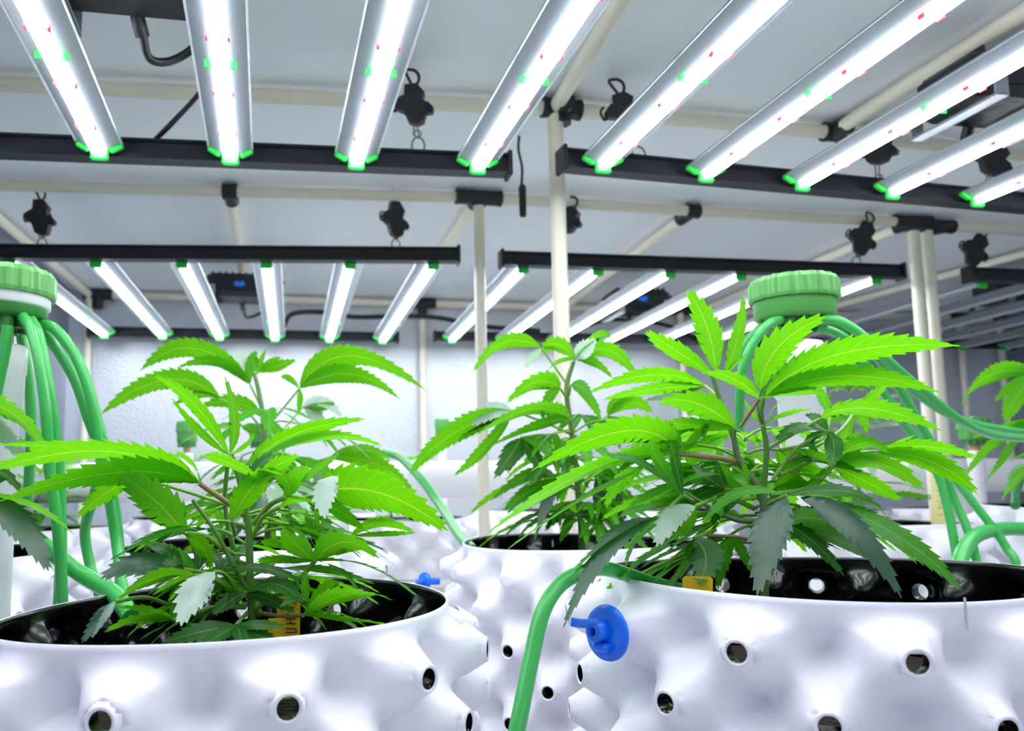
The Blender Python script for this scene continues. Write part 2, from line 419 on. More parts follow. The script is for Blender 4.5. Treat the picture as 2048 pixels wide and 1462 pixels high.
# ---------------------------------------------------------------- rope ratchets
def ratchet(top, bot, label, tilt=0.0, yel=False, scale=1.0, body=.45, wide=1.0):
    top = V(top); bot = V(bot); ax = (bot-top); Ln = ax.length; ax.normalize()
    root = thing('rope_ratchet', top, label, 'hanger', 'rope ratchets holding the lamps')
    side = V((1, 0, 0)); side = (side-ax*side.dot(ax)).normalized(); fwd = ax.cross(side)
    s2 = (side*math.cos(tilt)+fwd*math.sin(tilt)); f2 = ax.cross(s2)
    bl = Ln*body*scale; c = top+ax*(.012+bl*.5)
    h = bl/2; u = .015*wide
    out = [(-u*.5, -h), (u*.6, -h*.95), (u*1.2, -h*.5), (u*.9, -h*.1), (u*1.3, h*.25), (u*.8, h*.9), (u*.1, h), (-u*.6, h*.8), (-u*.9, h*.3), (-u*1.5, h*.1), (-u*1.3, -h*.4), (-u*.7, -h*.5)]
    m = MB(); m.prism(out, c, s2, ax, f2, .018); m.build('ratchet_body', M_BLACK, root)
    m = MB(); q_ = c+s2*u*1.0+ax*h*.15; a_ = (s2*.75+ax*.65).normalized(); b_ = f2.cross(a_)
    m.prism([(-.012, -.006), (.012, -.009), (.02, -.002), (.016, .006), (.004, .009), (-.010, .006)], q_, a_, b_, f2, .013); m.build('cam_lever', M_BLACKM, root)
    m = MB(); q_ = c-s2*u*1.1-ax*h*.25; a_ = (s2*-.8+ax*.5).normalized(); b_ = f2.cross(a_)
    m.prism([(-.010, -.007), (.010, -.005), (.016, .001), (.006, .006), (-.010, .005)], q_, a_, b_, f2, .010); m.build('thumb_release', M_BLACK, root)
    m = MB(); m.lathe(c+s2*.004-f2*.012, [(0, -.003), (u*.9, -.003), (u*1.0, 0), (u*.9, .003), (0, .003)], 18, axis=f2); m.build('ratchet_wheel', M_BLACKM, root)
    m = MB()
    hk = [c-ax*h+s2*.002]
    for i in range(9):
        an = -.4+i*(math.pi*1.3)/8; hk.append(top+s2*(.016*math.sin(an))-ax*(.016*math.cos(an)-.0))
    m.tube(spline(hk, 3), .0028, 8); m.build('hook', M_BLACK, root)
    m = MB(); lv = c+s2*(-u*1.2)
    m.tube(spline([lv, lv-s2*.012+ax*.004, lv-s2*.014-ax*.012, lv-s2*.006-ax*.018], 5), .0025, 6); m.build('release_lever', M_BLACK, root)
    if yel:
        m = MB(); m.lathe(c-f2*.0155, [(0, -.001), (.004, -.001), (.004, .001), (0, .001)], 10, axis=f2); m.build('yellow_dot', M_YDOT, root)
    e = c+ax*h
    m = MB(); m.tube([e+s2*.003, bot-ax*.024+s2*.003], .0016, 6); m.tube([e-s2*.004, bot-ax*.026-s2*.003], .0016, 6); m.build('rope', M_ROPE, root)
    m = MB()
    rg = [bot-ax*.012+s2*(.011*math.cos(a))+ax*(.015*math.sin(a)) for a in [2*math.pi*i/16 for i in range(17)]]
    m.tube(rg, .0018, 6, caps=False); m.build('carabiner_ring', M_CHROME, root)
    m = MB(); m.tube(spline([bot-ax*.026+s2*.004, bot-ax*.034+s2*.008, bot-ax*.04, bot-ax*.034-s2*.006, bot-ax*.026], 4), .0016, 6); m.build('snap_hook', M_CHROME, root)
    return root
ZR = ZL+.038
def hang(px, py, rx, ry, label, **k):
    b = atz(rx, ry, ZR); t = aty(px, py, b.y); t.z = ZP
    ratchet(t, b, label, **k)
hang(820, 195, 838, 305, 'rope ratchet clipped to the front left lamp rail, left of the near post', tilt=.3, wide=1.25, body=.55)
hang(1232, 228, 1282, 322, 'rope ratchet at the front right lamp rail, half hidden behind its first bar', tilt=.3, wide=1.3, body=.45)
hang(78, 372, 85, 498, 'rope ratchet at the far left over the back left lamp', tilt=.2, body=.68, wide=1.35)
hang(788, 388, 792, 500, 'rope ratchet over the back left lamp, left of the second post', tilt=-.3, body=.68, wide=1.35)
hang(1143, 405, 1122, 508, 'rope ratchet right of the near post with a yellow dot on its body', tilt=.8, yel=True, wide=1.6, body=.5)
hang(1735, 437, 1710, 532, 'rope ratchet over the back right lamp, just left of the doubled post', tilt=.4, wide=1.5, body=.68)
hang(1962, 455, 1932, 553, 'rope ratchet over the unlit lamp at far right, beyond the doubled post', tilt=.4, wide=1.5, body=.68)
hang(1995, 300, 1968, 400, 'rope ratchet with a yellow dot between the last bars at the right edge', tilt=.2, yel=True, wide=1.6, body=.5)
hang(1752, 285, 1758, 388, 'rope ratchet with two spread black levers over the front right rail', tilt=1.0, wide=1.6, body=.45)

# hanging sensor
p0 = atz(1038, 262, ZC-.001); yy = 1.62
p0 = V((aty(1038, 262, yy).x, yy, ZC-.002)); p1 = aty(1043, 372, yy); p2 = aty(1046, 434, yy)
root = thing('hanging_probe', p0, 'thin black cable with a cylindrical sensor probe hanging left of the near post', 'sensor')
m = MB(); m.tube(spline([p0, aty(1037, 300, yy), aty(1044, 335, yy), p1], 6), .0028, 8); m.build('cable', M_BLACK, root)
m = MB(); m.lathe(p2, [(0, 0), (.006, .001), (.0072, .006), (.0078, .05), (.0085, .058), (.007, .066), (.003, .07)], 14); m.build('probe_body', M_BLACK, root)

# loose black cables under the ceiling
def cable(pts, r, label, cat='cable', m=None, name='power_cable'):
    b = MB(); b.tube(spline(pts, 8), r, 8); o = b.build(name, m or M_BLACK, loc=pts[0]); return tag(o, label, cat)
cable([pxz(440, 120), aty(400, 185, 1.40), aty(345, 245, 1.37), atz(292, 298, ZR+.004)], .0045, 'black power cable sagging from the ceiling to the front left lamp rail')
cable([aty(566, 655, 3.0), aty(585, 628, 3.02), aty(640, 624, 3.05), aty(710, 634, 3.05), aty(800, 632, 3.05), aty(880, 636, 3.03), aty(960, 652, 3.02), aty(1080, 662, 3.0)], .009, 'black cable draped along the back wall behind the rear lamps')
cable([aty(1130, 668, 3.08), aty(1220, 640, 3.08), aty(1330, 650, 3.08), aty(1420, 690, 3.08)], .008, 'black cable sagging behind the right rear lamp bars')
b = MB(); p = atz(412, 313, ZL+.02); b.box(p+V((0, -.018, 0)), (.016, .001, .016)); tag(b.build('rail_sticker', M_STICK, loc=p), 'small white sticker on the front left lamp rail beside a bar end', 'sticker')

# ---------------------------------------------------------------- white irrigation pipe
YP = 2.12
root = thing('irrigation_pipe', (.6, YP, 0), 'thick white plastic pipe running level across the tent behind the middle pots', 'pipe')
pl, pr = aty(120, 958, YP), aty(2060, 958, YP)
zp = HC+.018
m = MB(); m.tube([V((XL+.05, YP, zp)), V((2.9, YP, zp))], .047, 28); m.build('pipe_run', M_WHITE, root)
for x in (-.3, .75, 1.75):
    m = MB(); m.tube([V((x-.06, YP, zp)), V((x+.06, YP, zp))], .0525, 28); m.build('pipe_coupling', M_WHITE, root)
for x in (-.12, .90, 1.9, 2.7):
    m = MB(); m.tube([V((x, YP, 0)), V((x, YP, zp-.03))], .024, 18); m.build('pipe_leg', M_WHITE, root)

# ---------------------------------------------------------------- pots
NC = 13; DTH = 2*math.pi/NC; ROW0, ROWD = .036, .043; PH = .36; HO = .034
def prof_out(d):
    s = min(1, max(0, (d-.0095)/.033)); return HO*(1-s)**1.65
def wob(th, seed):
    rr = random.Random(seed); ph = [rr.uniform(0, 6.28) for _ in range(3)]
    return .0035*math.sin(2*th+ph[0])+.002*math.sin(3*th+ph[1])
def pot_mesh(Rr, a0, ns, nz, rows, cut, seed, PH=.36, sp0=0):
    rr = random.Random(seed); ph = [rr.uniform(0, 6.28) for _ in range(3)]
    nth = NC*ns; vs = []; holes = []
    zs = [0, .004, .010, .016]+[.016+(PH-.016)*(i+1)/nz for i in range(nz)]
    idx = {}
    def H(th, dz, i_=None):
        h = 0; hole = False
        j0 = round((dz-ROW0)/ROWD)
        for j in (j0-1, j0, j0+1):
            if j < 0 or j >= rows: continue
            zr = ROW0+ROWD*j; ofs = a0+DTH*(.5*(j % 2))
            for kind in (0, 1):
                oo = ofs+DTH*.5*kind
                k = round((th-oo)/DTH); dth = th-(oo+k*DTH)
                d = math.hypot(dth*Rr, dz-zr)
                if kind == 0:
                    h += prof_out(d); hole = hole or (d < .0078 and j >= sp0)
                else:
                    s = max(0, 1-d/.028); h -= .017*(s*s*(3-2*s))
        return h, hole
    hol = {}
    for iz, dz in enumerate(zs):
        for it in range(nth):
            th = 2*math.pi*it/nth
            h, ho = H(th, dz) if dz > .006 else (0, False)
            fade = min(1, max(0, (dz-.006)/.016))
            r_ = Rr+wob(th, seed)+h*fade
            zw = .0025*math.sin(2*th+ph[2])*(1-min(1, dz/.05))
            vs.append(V((r_*math.sin(th), -r_*math.cos(th), -dz+zw))); hol[iz*nth+it] = ho
    fs = []
    for iz in range(len(zs)-1):
        for it in range(nth):
            q = (iz*nth+it, iz*nth+(it+1) % nth, (iz+1)*nth+(it+1) % nth, (iz+1)*nth+it)
            if cut and any(hol[i] for i in q): continue
            fs.append((q[0], q[3], q[2], q[1]))
    return vs, fs
def spout_mesh():
    m = MB(); ds = [.021, .018, .0155, .0135, .012, .0108, .0100]
    prof = [(d, prof_out(d)+(.0012 if d < .02 else -.0006)) for d in ds]+[(.0094, HO+.0016), (.0080, HO+.0016), (.0072, HO+.0006)]
    inner = [(.0072, HO+.0006), (.0070, HO-.006), (.0085, HO-.014)]
    m.lathe((0, 0, 0), prof, 20, 0); m.lathe((0, 0, 0), inner, 20, 1)
    return m.mesh('spout', [M_POTW, M_POTB], V((0, 0, 0)))
SPOUT = spout_mesh()
def grow_pot(c, label, a0, ns=26, nz=112, cut=True, rows=7, Rr=.2, seed=1, spouts='front', tilt=0, PH=.36, bucket=None, seam=3.1, sp0=0):
    c = V(c); root = thing('grow_pot', c-V((0, 0, PH)), label, 'pot', 'white dimpled grow pots with black lining')
    vs, fs = pot_mesh(Rr, a0, ns, nz, rows, cut, seed, PH, sp0)
    sh = lambda v: V((v.x, v.y, v.z+tilt*v.x))
    m = MB(); m.add([c+sh(v) for v in vs], fs, 0, True)
    wl = m.build('pot_wall', [M_POTW, M_POTB, M_WHITE], root)
    sd = wl.modifiers.new('solid', 'SOLIDIFY'); sd.thickness = .0022; sd.offset = -1; sd.material_offset = 1; sd.material_offset_rim = 0
    # overlap seam where the sheet is joined
    m = MB(); th = seam
    n = V((math.sin(th), -math.cos(th), 0)); t = V((math.cos(th), math.sin(th), 0))
    for j in range(2):
        m.box(c+n*(Rr+wob(th, seed)+.0004)-V((0, 0, .010)), (.0016, .0006, .022), rot=Matrix((t, n, V((0, 0, 1)))).transposed())
    m.build('sheet_seam', M_POTW, root)
    m = MB(); rr = random.Random(seed); m.lathe(c-V((0, 0, .095)), [(0, .006), (.06, .004), (.12, .002), (Rr-.03, 0)], 40)
    m.build('clay_pebbles', M_SOIL, root)
    cnt = 0
    if spouts:
        for j in range(rows):
            for i in range(NC):
                th = a0+DTH*(i+.5*(j % 2)); n = V((math.sin(th), -math.cos(th), 0))
                if spouts == 'front' and n.y > .55 and j > 1: continue
                if spouts == 'front' and j > 4: continue
                p = n*(Rr+wob(th, seed)); p.z = -(ROW0+ROWD*j)
                if j < sp0: continue
                o = bpy.data.objects.new('spout', SPOUT); COL.objects.link(o); o.parent = root
                o.rotation_mode = 'QUATERNION'; o.rotation_quaternion = V((0, 0, 1)).rotation_difference(n)
                o.location = sh(p)+V((0, 0, PH)); cnt += 1
    # bucket under the pot
    if bucket:
        top = c.z-bucket[0]; br = bucket[1]; h = top
        b = thing('reservoir_bucket', (c.x, c.y, 0), bucket[2], 'bucket', 'white reservoir buckets under the grow pots')
        m = MB(); m.lathe((c.x, c.y, 0), [(0, .002), (br*.86, .002), (br*.87, .01), (br*.98, h-.03), (br*.98, h-.03)], 44); 
        m.lathe((c.x, c.y, 0), [(br*.98, h-.03), (br*.96, h-.004), (br*.93, h-.004), (br*.9, h-.04), (br*.86, .012), (0, .012)], 44)
        m.build('bucket_body', M_TUB, b)
        m = MB(); m.lathe((c.x, c.y, 0), [(br*.985, h-.022), (br*1.03, h-.02), (br*1.04, h-.008), (br*1.02, h), (0, h)], 44); m.build('bucket_rim', M_TUB, b)
    return root
def front_angle(px, py, d, c, rad):   # bearing on the pot (0 = towards -Y) hit by the ray through a pixel
    r = ray(px, py); o = EYE-V(c); a = r.x*r.x+r.y*r.y; b = 2*(o.x*r.x+o.y*r.y); cc = o.x**2+o.y**2-rad**2
    t = (-b-math.sqrt(max(0, b*b-4*a*cc)))/(2*a); p = o+r*t
    return math.atan2(p.x, -p.y)
C1p = dep(456, 1225, .735); C1p.z = HC-.100
C2p = dep(1635, 1155, .777); C2p.z = HC-.081
C3p = dep(1175, 1082, 1.22); C3p.z = HC-.0795
C5p = dep(500, 1090, 1.33); C5p.z = HC-.086
C4p = dep(-165, 1100, 1.25); C4p.z = HC-.09
a1 = front_angle(575, 1418, .5, C1p, .228); a2 = front_angle(1480, 1320, .55, C2p, .228); a3 = front_angle(1098, 1380, 1.0, C3p, .21)
grow_pot(C1p, 'white dimpled grow pot in the left foreground, black inside', a1, seed=3, tilt=.028, Rr=.193, bucket=(.362, .20, 'white bucket under the left foreground pot'))
grow_pot(C2p, 'white dimpled grow pot in the right foreground with a blue plug in its side', a2, seed=5, Rr=.195, seam=front_angle(1938, 1215, .6, C2p, .195), bucket=(.362, .20, 'white bucket under the right foreground pot'))
grow_pot(C3p, 'white dimpled grow pot behind and between the two front pots', a3-DTH/2, seed=8, Rr=.182, sp0=2, bucket=(.362, .20, 'white bucket under the middle pot between the front two'))
grow_pot(C5p, 'white dimpled grow pot directly behind the left foreground plant', .1, ns=8, nz=40, cut=False, seed=9, spouts='front', bucket=(.362, .20, 'white bucket under the pot behind the left foreground plant'))
grow_pot(C4p, 'white dimpled grow pot cut off by the left edge', .2, ns=8, nz=40, cut=False, seed=10, spouts='front', bucket=(.362, .20, 'white bucket under the pot at the left edge'))
FARP = []
for (px, d, lab, sink, zoff) in (
    (790, 2.35, 'white dimpled grow pot sunk in a smooth bucket, seen between the left and middle pots', .13, -.085),
    (1060, 2.86, 'small looking grow pot with black rim under the white pipe, left of the middle plant', .13, -.080),
    (1735, 1.78, 'white grow pot with a cream stake behind the right foreground plant', .16, -.082),
    (2180, 1.72, 'white grow pot cut off by the right edge below the pipe', .16, -.05),
    (390, 2.6, 'white grow pot far back behind the left foreground plant', .13, -.085),
    (1335, 2.86, 'white grow pot far back behind the middle plant', .13, -.085),
    (640, 2.92, 'white grow pot at the back wall behind the left plant and pipe', .13, -.085),
    (1650, 2.7, 'white grow pot far back behind the right riser pipe', .13, -.085),
    (1905, 2.75, 'white grow pot far back at right under the drooping hoses', .13, -.085),
    (60, 1.95, 'white grow pot behind the green hoses at left', .13, -.085)):
    c = dep(px, 1000, d); c.z = HC+zoff; FARP.append(c)
    grow_pot(c, lab, rnd.uniform(0, 1), ns=8, nz=36, cut=False, seed=rnd.randint(1, 99), spouts=None, PH=.15, rows=3, Rr=.19, bucket=(.152, .20, 'white bucket holding the '+lab.replace('white dimpled ', '').replace('white ', '')[:70].rsplit(',', 1)[0]))

# ---------------------------------------------------------------- leaves
NT = 13
def blade_profile(t):
    p = (t**.75)*((1-t)**1.12)
    return p/.478
def leaflet_geo(mb, uvs, pb, pc, pt, W, Nrm, fold, nt=NT, wave=0, mi=0):
    """serrated blade along a quadratic curve pb-pc-pt; W = half width; Nrm = upper side"""
    K = nt*2+1
    def cur(t): return pb*(1-t)**2+pc*2*t*(1-t)+pt*t*t
    def tan(t): return ((pc-pb)*(1-t)+(pt-pc)*t).normalized()
    o = len(mb.v); Ln = (pt-pb).length; cf, sf = math.cos(fold), math.sin(fold)
    for i in range(K):
        t = i/(K-1); c = cur(t); T = tan(t)
        L = T.cross(Nrm)
        L = L.normalized() if L.length > 1e-6 else V((1, 0, 0))
        n = L.cross(T)
        w_ = W*blade_profile(max(.004, min(.996, t)))
        tip = (i % 2 == 0) and 0 < i < K-1
        we = w_*(1.05 if tip else .83)
        if i in (0, K-1): we = .0004
        fwd = T*(Ln*(.85/nt) if tip else Ln*.12/nt)
        if t > .93: fwd = fwd*.2
        wv = wave*w_*math.sin(t*9+W*1000)
        for sg, q in ((-1, 1.0), (-1, .5), (0, 0), (1, .5), (1, 1.0)):
            droop = -.12*w_*q*q
            p = c+L*(sg*we*q*cf)+n*(we*q*sf+droop+wv*q*sg)
            if q == 1.0: p = p+fwd
            elif q == .5: p = p+fwd*.35
            mb.v.append(p); uvs.append((.5+.5*sg*q, t))
    for i in range(K-1):
        for j in range(4):
            a = o+i*5+j; mb.f.append((a, a+1, a+6, a+5)); mb.m.append(mi); mb.sm.append(True)
def blade_object(name, mb, uvs, mats, parent):
    ob = mb.build(name, mats, parent)
    me = ob.data; uvl = me.uv_layers.new(name='UVMap')
    arr = []
    for l in me.loops:
        arr += uvs[l.vertex_index]
    uvl.data.foreach_set('uv', arr)
    return ob
def tubes(path, r0, r1, name, m, parent, n=8):
    pts = spline(path, 6); K = len(pts); mb = MB(); mb.tube(pts, [r0+(r1-r0)*i/(K-1) for i in range(K)], n)
    return mb.build(name, m, parent)
LR = random.Random(11)
def px_leaf(plant, d0, attach, base, leaflets, d=0, pm=None, pr=.0016):
    """one palmate leaf traced as curves in space: attach/base = stem joint and leaflet hub, leaflets = (mid, tip, width, kind, side[, depth of tip, base])"""
    hub = dep(base[0], base[1], d0+d)
    pts = [dep(q[0], q[1], d0+(q[2] if len(q) > 2 else d*(i/ max(1, len(attach))))) for i, q in enumerate(attach)]
    lf = tubes(pts+[hub], pr*1.15, pr, 'leaf', pm or M_PET, plant)
    for l in leaflets:
        mid, tip, wd, kind, side = l[:5]; dt = l[5] if len(l) > 5 else 0; bs = l[6] if len(l) > 6 else None
        pb = hub if bs is None else dep(bs[0], bs[1], d0+d)
        pm_ = dep(mid[0], mid[1], d0+d+dt*.45); pt = dep(tip[0], tip[1], d0+d+dt)
        pc = pm_*2-(pb+pt)*.5
        T = (pt-pb).normalized(); mc = (pb+pt)/2; view = (EYE-mc).normalized()
        el = {1: .95, -1: -.80, 2: .35, -2: -.35}[side]+LR.uniform(-.12, .12)     # how much of the upper side shows
        Nr = (V((0, 0, 1))*1.0+view*el).normalized()
        Nr = (Nr-T*Nr.dot(T))
        if Nr.length < .2: Nr = view*(1 if side > 0 else -1)+V((0, 0, .3)); Nr = Nr-T*Nr.dot(T)
        Nr.normalize()
        L = T.cross(Nr).normalized(); perp = (L-view*L.dot(view)).length
        W = 1.45*wd/2*(d0+d)/F_PX/max(.5, perp)
        mb = MB(); uvs = []
        leaflet_geo(mb, uvs, pb, pc, pt, W, Nr, .18, nt=max(8, min(17, int((pt-pb).length/.009))), wave=.06)
        blade_object('leaflet', mb, uvs, [LEAF[kind]], lf)
    return lf
def auto_leaf(plant, hub0, az, el, length, nl, kinds, r, droop=.5, detail=8, name='leaf', spread=1.9):
    """free palmate leaf in one mesh: petiole + nl leaflets"""
    d = V((math.cos(az)*math.cos(el), math.sin(az)*math.cos(el), math.sin(el)))
    pl = length*r.uniform(.35, .5); hub = hub0+d*pl+V((0, 0, -.1*pl))
    mb = MB(); pts = spline([hub0, hub0+d*pl*.5+V((0, 0, .03*pl)), hub], 3)
    mb.tube(pts, .0014, 5); mb.m = [1]*len(mb.m)
    uvs = [(.5, .5)]*len(mb.v)
    h = V((math.cos(az), math.sin(az), 0)); sd = V((-math.sin(az), math.cos(az), 0))
    for i in range(nl):
        u = (i-(nl-1)/2)/max(1, (nl-1)/2); an = u*spread*.5*(1.1)
        ln = length*(1-.42*abs(u)**1.3)*r.uniform(.9, 1.08)
        dr = h*math.cos(an)+sd*math.sin(an)
        e2 = el*.5-droop*.3*r.uniform(.6, 1.3)
        a = dr*math.cos(e2)+V((0, 0, math.sin(e2)))
        pc = hub+a*ln*.55; e3 = e2-droop*r.uniform(.7, 1.2)
        pt = pc+(dr*math.cos(e3)+V((0, 0, math.sin(e3))))*ln*.5
        Nr = V((0, 0, 1))+h*.55+V((r.uniform(-.5, .5), r.uniform(-.5, .5), 0))
        leaflet_geo(mb, uvs, hub, pc, pt, ln*r.uniform(.145, .185), Nr.normalized(), .2, nt=detail, wave=.05)
    return blade_object(name, mb, uvs, [LEAF[r.choice(kinds)], M_PET], plant)
def auto_plant(base, height, nodes, length, label, seed, kinds=('b', 'b', 'm'), detail=8, top=True, lo=.35, name='hemp_plant', group=None):
    r = random.Random(seed)
    root = thing(name, base, label, 'plant', group)
    base = V(base); tp = base+V((r.uniform(-.02, .02), r.uniform(-.02, .02), height))
    mid = base.lerp(tp, .5)+V((r.uniform(-.012, .012), r.uniform(-.012, .012), 0))
    tubes([base, mid, tp], .0045, .002, 'stem', M_STEMB, root)
    az = r.uniform(0, 3.14)
    for i in range(nodes):
        t = lo+(1-lo)*i/(nodes-1); p = base.lerp(mid, t*2) if t < .5 else mid.lerp(tp, t*2-1)
        ln = length*(1-.35*t) if t > .6 else length*(.8+.3*t)
        for k in range(2):
            auto_leaf(root, p, az+math.pi*k+r.uniform(-.3, .3), r.uniform(.05, .35)+.5*t, ln, r.choice((5, 5, 7)) if t > .2 else 3, kinds, r, droop=r.uniform(.4, .9)*(1.1-.5*t), detail=detail)
        az += 1.57+r.uniform(-.3, .3)
    if top:
        for k in range(4):
            auto_leaf(root, tp, az+k*1.57+r.uniform(-.3, .3), r.uniform(.7, 1.2), length*.45, 3, kinds, r, droop=.3, detail=detail)
    return root
GP = 'serrated leafy plants growing in the pots'

# ---- left foreground plant
d1 = .735
P1 = thing('hemp_plant', V((C1p.x+.02, C1p.y, C1p.z-.09)), 'bright green serrated leaf plant in the left foreground pot beside a yellow tag', 'plant', GP)
tubes([V((dep(505, 1262, d1).x, dep(505, 1262, d1).y, C1p.z-.092)), dep(505, 1262, d1), dep(500, 1150, d1), dep(497, 1052, d1), dep(480, 965, d1), dep(463, 908, d1)], .0042, .0022, 'stem', M_STEM, P1)
tubes([dep(505, 1200, d1), dep(471, 1138, d1-.01), dep(430, 1062, d1-.015), dep(385, 1000, d1-.015)], .0026, .0015, 'side_stem', M_STEM, P1)
tubes([dep(520, 1230, d1), dep(500, 1180, d1+.02), dep(468, 1100, d1+.03), dep(450, 1010, d1+.03), dep(455, 930, d1+.02)], .003, .002, 'side_stem', M_STEM, P1)
px_leaf(P1, d1, [(470, 935)], (458, 911), [
    ((391, 811), (310, 752), 34, 'b', -1, -.02), ((399, 862), (344, 797), 20, 'b', -1, -.03), ((469, 841), (450, 754), 28, 'b', -1, .01),
    ((492, 890), (508, 867), 12, 'b', -1, .0)], d=-.01)
px_leaf(P1, d1, [(478, 960)], (490, 935), [
    ((590, 868), (731, 838), 40, 'b', -1, .03), ((630, 874), (764, 892), 36, 'b', -2, .04), ((530, 905), (572, 875), 16, 'm', 2, -.02), ((520, 895), (545, 870), 12, 'd', 2, .02)], d=.0)
px_leaf(P1, d1, [(490, 1030), (440, 995)], (399, 967), [
    ((215, 903), (-40, 948), 78, 'b', -2, -.05), ((235, 945), (-5, 1004), 62, 'b', -1, -.07), ((388, 933), (352, 905), 50, 'b', -1, .03),
    ((225, 905), (-20, 890), 42, 'b', -1, .05)], d=-.02, pm=M_PETR, pr=.0022)
px_leaf(P1, d1, [(455, 1010), (380, 985)], (280, 955), [((213, 985), (155, 1036), 44, 'b', -1, -.02)], d=.03)
px_leaf(P1, d1, [(471, 1110), (412, 1072)], (368, 1066), [
    ((312, 1003), (238, 946), 92, 'm', -1, -.03), ((405, 1095), (420, 1140), 44, 'b', -1, .02)], d=-.03)
px_leaf(P1, d1, [(460, 1110)], (412, 1072), [((340, 1062), (204, 1131), 26, 'm', 2, -.03)], d=-.035)
px_leaf(P1, d1, [(470, 1175)], (395, 1142), [
    ((345, 1104), (280, 1084), 30, 'm', 1, -.0), ((400, 1090), (372, 1062), 42, 'd', 1, .02)], d=-.02)
px_leaf(P1, d1, [(470, 1180), (420, 1150)], (368, 1138), [((280, 1128), (202, 1158), 58, 'g', 1, -.03), ((330, 1100), (300, 1092), 40, 'd', 1, .02), ((350, 1120), (322, 1150), 36, 'd', 1, -.02)], d=-.05)
px_leaf(P1, d1, [(470, 1190), (430, 1160)], (392, 1150), [((310, 1156), (232, 1204), 44, 'm', -2, -.03)], d=-.06)
px_leaf(P1, d1, [(480, 1190), (450, 1150)], (430, 1143), [((388, 1187), (362, 1252), 76, 'w', 1, -.05)], d=-.075)
px_leaf(P1, d1, [(340, 1210), (290, 1195)], (230, 1203), [((198, 1240), (164, 1285), 36, 'g', 1, -.02), ((215, 1225), (185, 1275), 20, 'w', 1, -.02)], d=-.09)
px_leaf(P1, d1, [(490, 1215), (420, 1215)], (345, 1240), [((280, 1238), (208, 1264), 60, 'b', -2, -.03), ((310, 1262), (280, 1280), 34, 'b', -2, -.03), ((290, 1220), (230, 1215), 34, 'm', -2, -.01), ((360, 1215), (400, 1200), 30, 'm', 1, .02)], d=-.06)
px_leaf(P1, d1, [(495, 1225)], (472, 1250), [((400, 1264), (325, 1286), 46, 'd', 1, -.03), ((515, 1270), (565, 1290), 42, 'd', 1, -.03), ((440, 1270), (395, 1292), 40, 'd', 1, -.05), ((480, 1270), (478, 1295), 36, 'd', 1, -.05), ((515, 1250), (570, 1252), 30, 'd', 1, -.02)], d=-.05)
px_leaf(P1, d1, [(470, 1070)], (463, 1042), [((500, 980), (548, 930), 66, 'b', -1, -.02), ((505, 950), (545, 910), 36, 'd', 1, .01)], d=-.03)
px_leaf(P1, d1, [(505, 1000)], (516, 957), [((455, 925), (407, 911), 40, 'b', -2, -.02), ((558, 929), (597, 911), 38, 'b', -1, .0), ((535, 945), (570, 950), 30, 'b', -1, -.02)], d=-.04)
px_leaf(P1, d1, [(510, 1045), (540, 1010)], (571, 994), [((575, 965), (535, 935), 46, 'b', -1, -.02), ((610, 1000), (643, 1021), 30, 'b', -2, -.02), ((640, 935), (678, 909), 28, 'm', -1, .03, (600, 965)), ((650, 985), (650, 1038), 60, 'w', 1, -.04, (676, 952)), ((592, 955), (620, 935), 44, 'b', -1, .0)], d=-.03, pm=M_PET, pr=.0022)
px_leaf(P1, d1, [(515, 1040), (560, 1012)], (625, 990), [((755, 985), (896, 1062), 100, 'b', -1, -.02), ((675, 1020), (729, 1058), 42, 'b', -1, -.02), ((720, 955), (800, 965), 40, 'b', -1, .05)], d=.02)
px_leaf(P1, d1, [(505, 1075), (525, 1035)], (560, 1015), [((600, 1000), (645, 1012), 22, 'b', -2, -.01)], d=-.02)
px_leaf(P1, d1, [(512, 1215), (590, 1165)], (630, 1122), [
    ((690, 1084), (758, 1117), 62, 'm', -1, -.02), ((590, 1088), (568, 1064), 58, 'm', -1, -.03), ((572, 1094), (520, 1086), 50, 'b', -1, .04), ((552, 1120), (520, 1128), 44, 'b', -1, .05),
    ((732, 1132), (836, 1195), 44, 'b', -2, -.05), ((680, 1140), (714, 1180), 30, 'b', -2, -.04)], d=-.02, pr=.0021)
px_leaf(P1, d1, [(625, 1115)], (635, 1085), [((622, 1050), (612, 1018), 11, 'b', -1), ((634, 1050), (631, 1016), 15, 'b', -1), ((642, 1058), (646, 1030), 10, 'b', -1)], d=-.0, pr=.001)
px_leaf(P1, d1, [(640, 1120), (670, 1090)], (702, 1072), [((760, 1046), (830, 1066), 24, 'b', -1, .0), ((770, 1068), (828, 1066), 15, 'b', -1, -.01)], d=.03)
px_leaf(P1, d1, [(515, 1225), (560, 1232)], (607, 1231), [((700, 1188), (782, 1201), 64, 'm', -2, -.04), ((690, 1238), (779, 1250), 54, 'm', -2, -.05), ((655, 1172), (676, 1180), 28, 'b', -1, -.0)], d=-.05, pm=M_PETR)
px_leaf(P1, d1, [(520, 1200), (575, 1185)], (616, 1205), [((610, 1175), (612, 1140), 22, 'm', -1, -.01), ((590, 1200), (560, 1215), 24, 'd', 1, -.03)], d=-.05)
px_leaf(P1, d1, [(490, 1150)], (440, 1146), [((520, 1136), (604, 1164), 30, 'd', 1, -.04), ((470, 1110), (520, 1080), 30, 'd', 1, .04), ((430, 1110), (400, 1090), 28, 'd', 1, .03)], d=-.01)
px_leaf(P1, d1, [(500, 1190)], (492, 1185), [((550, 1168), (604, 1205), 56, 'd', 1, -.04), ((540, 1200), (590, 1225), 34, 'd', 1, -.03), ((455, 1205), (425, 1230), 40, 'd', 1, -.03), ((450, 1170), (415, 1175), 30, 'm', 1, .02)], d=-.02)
r = random.Random(5)
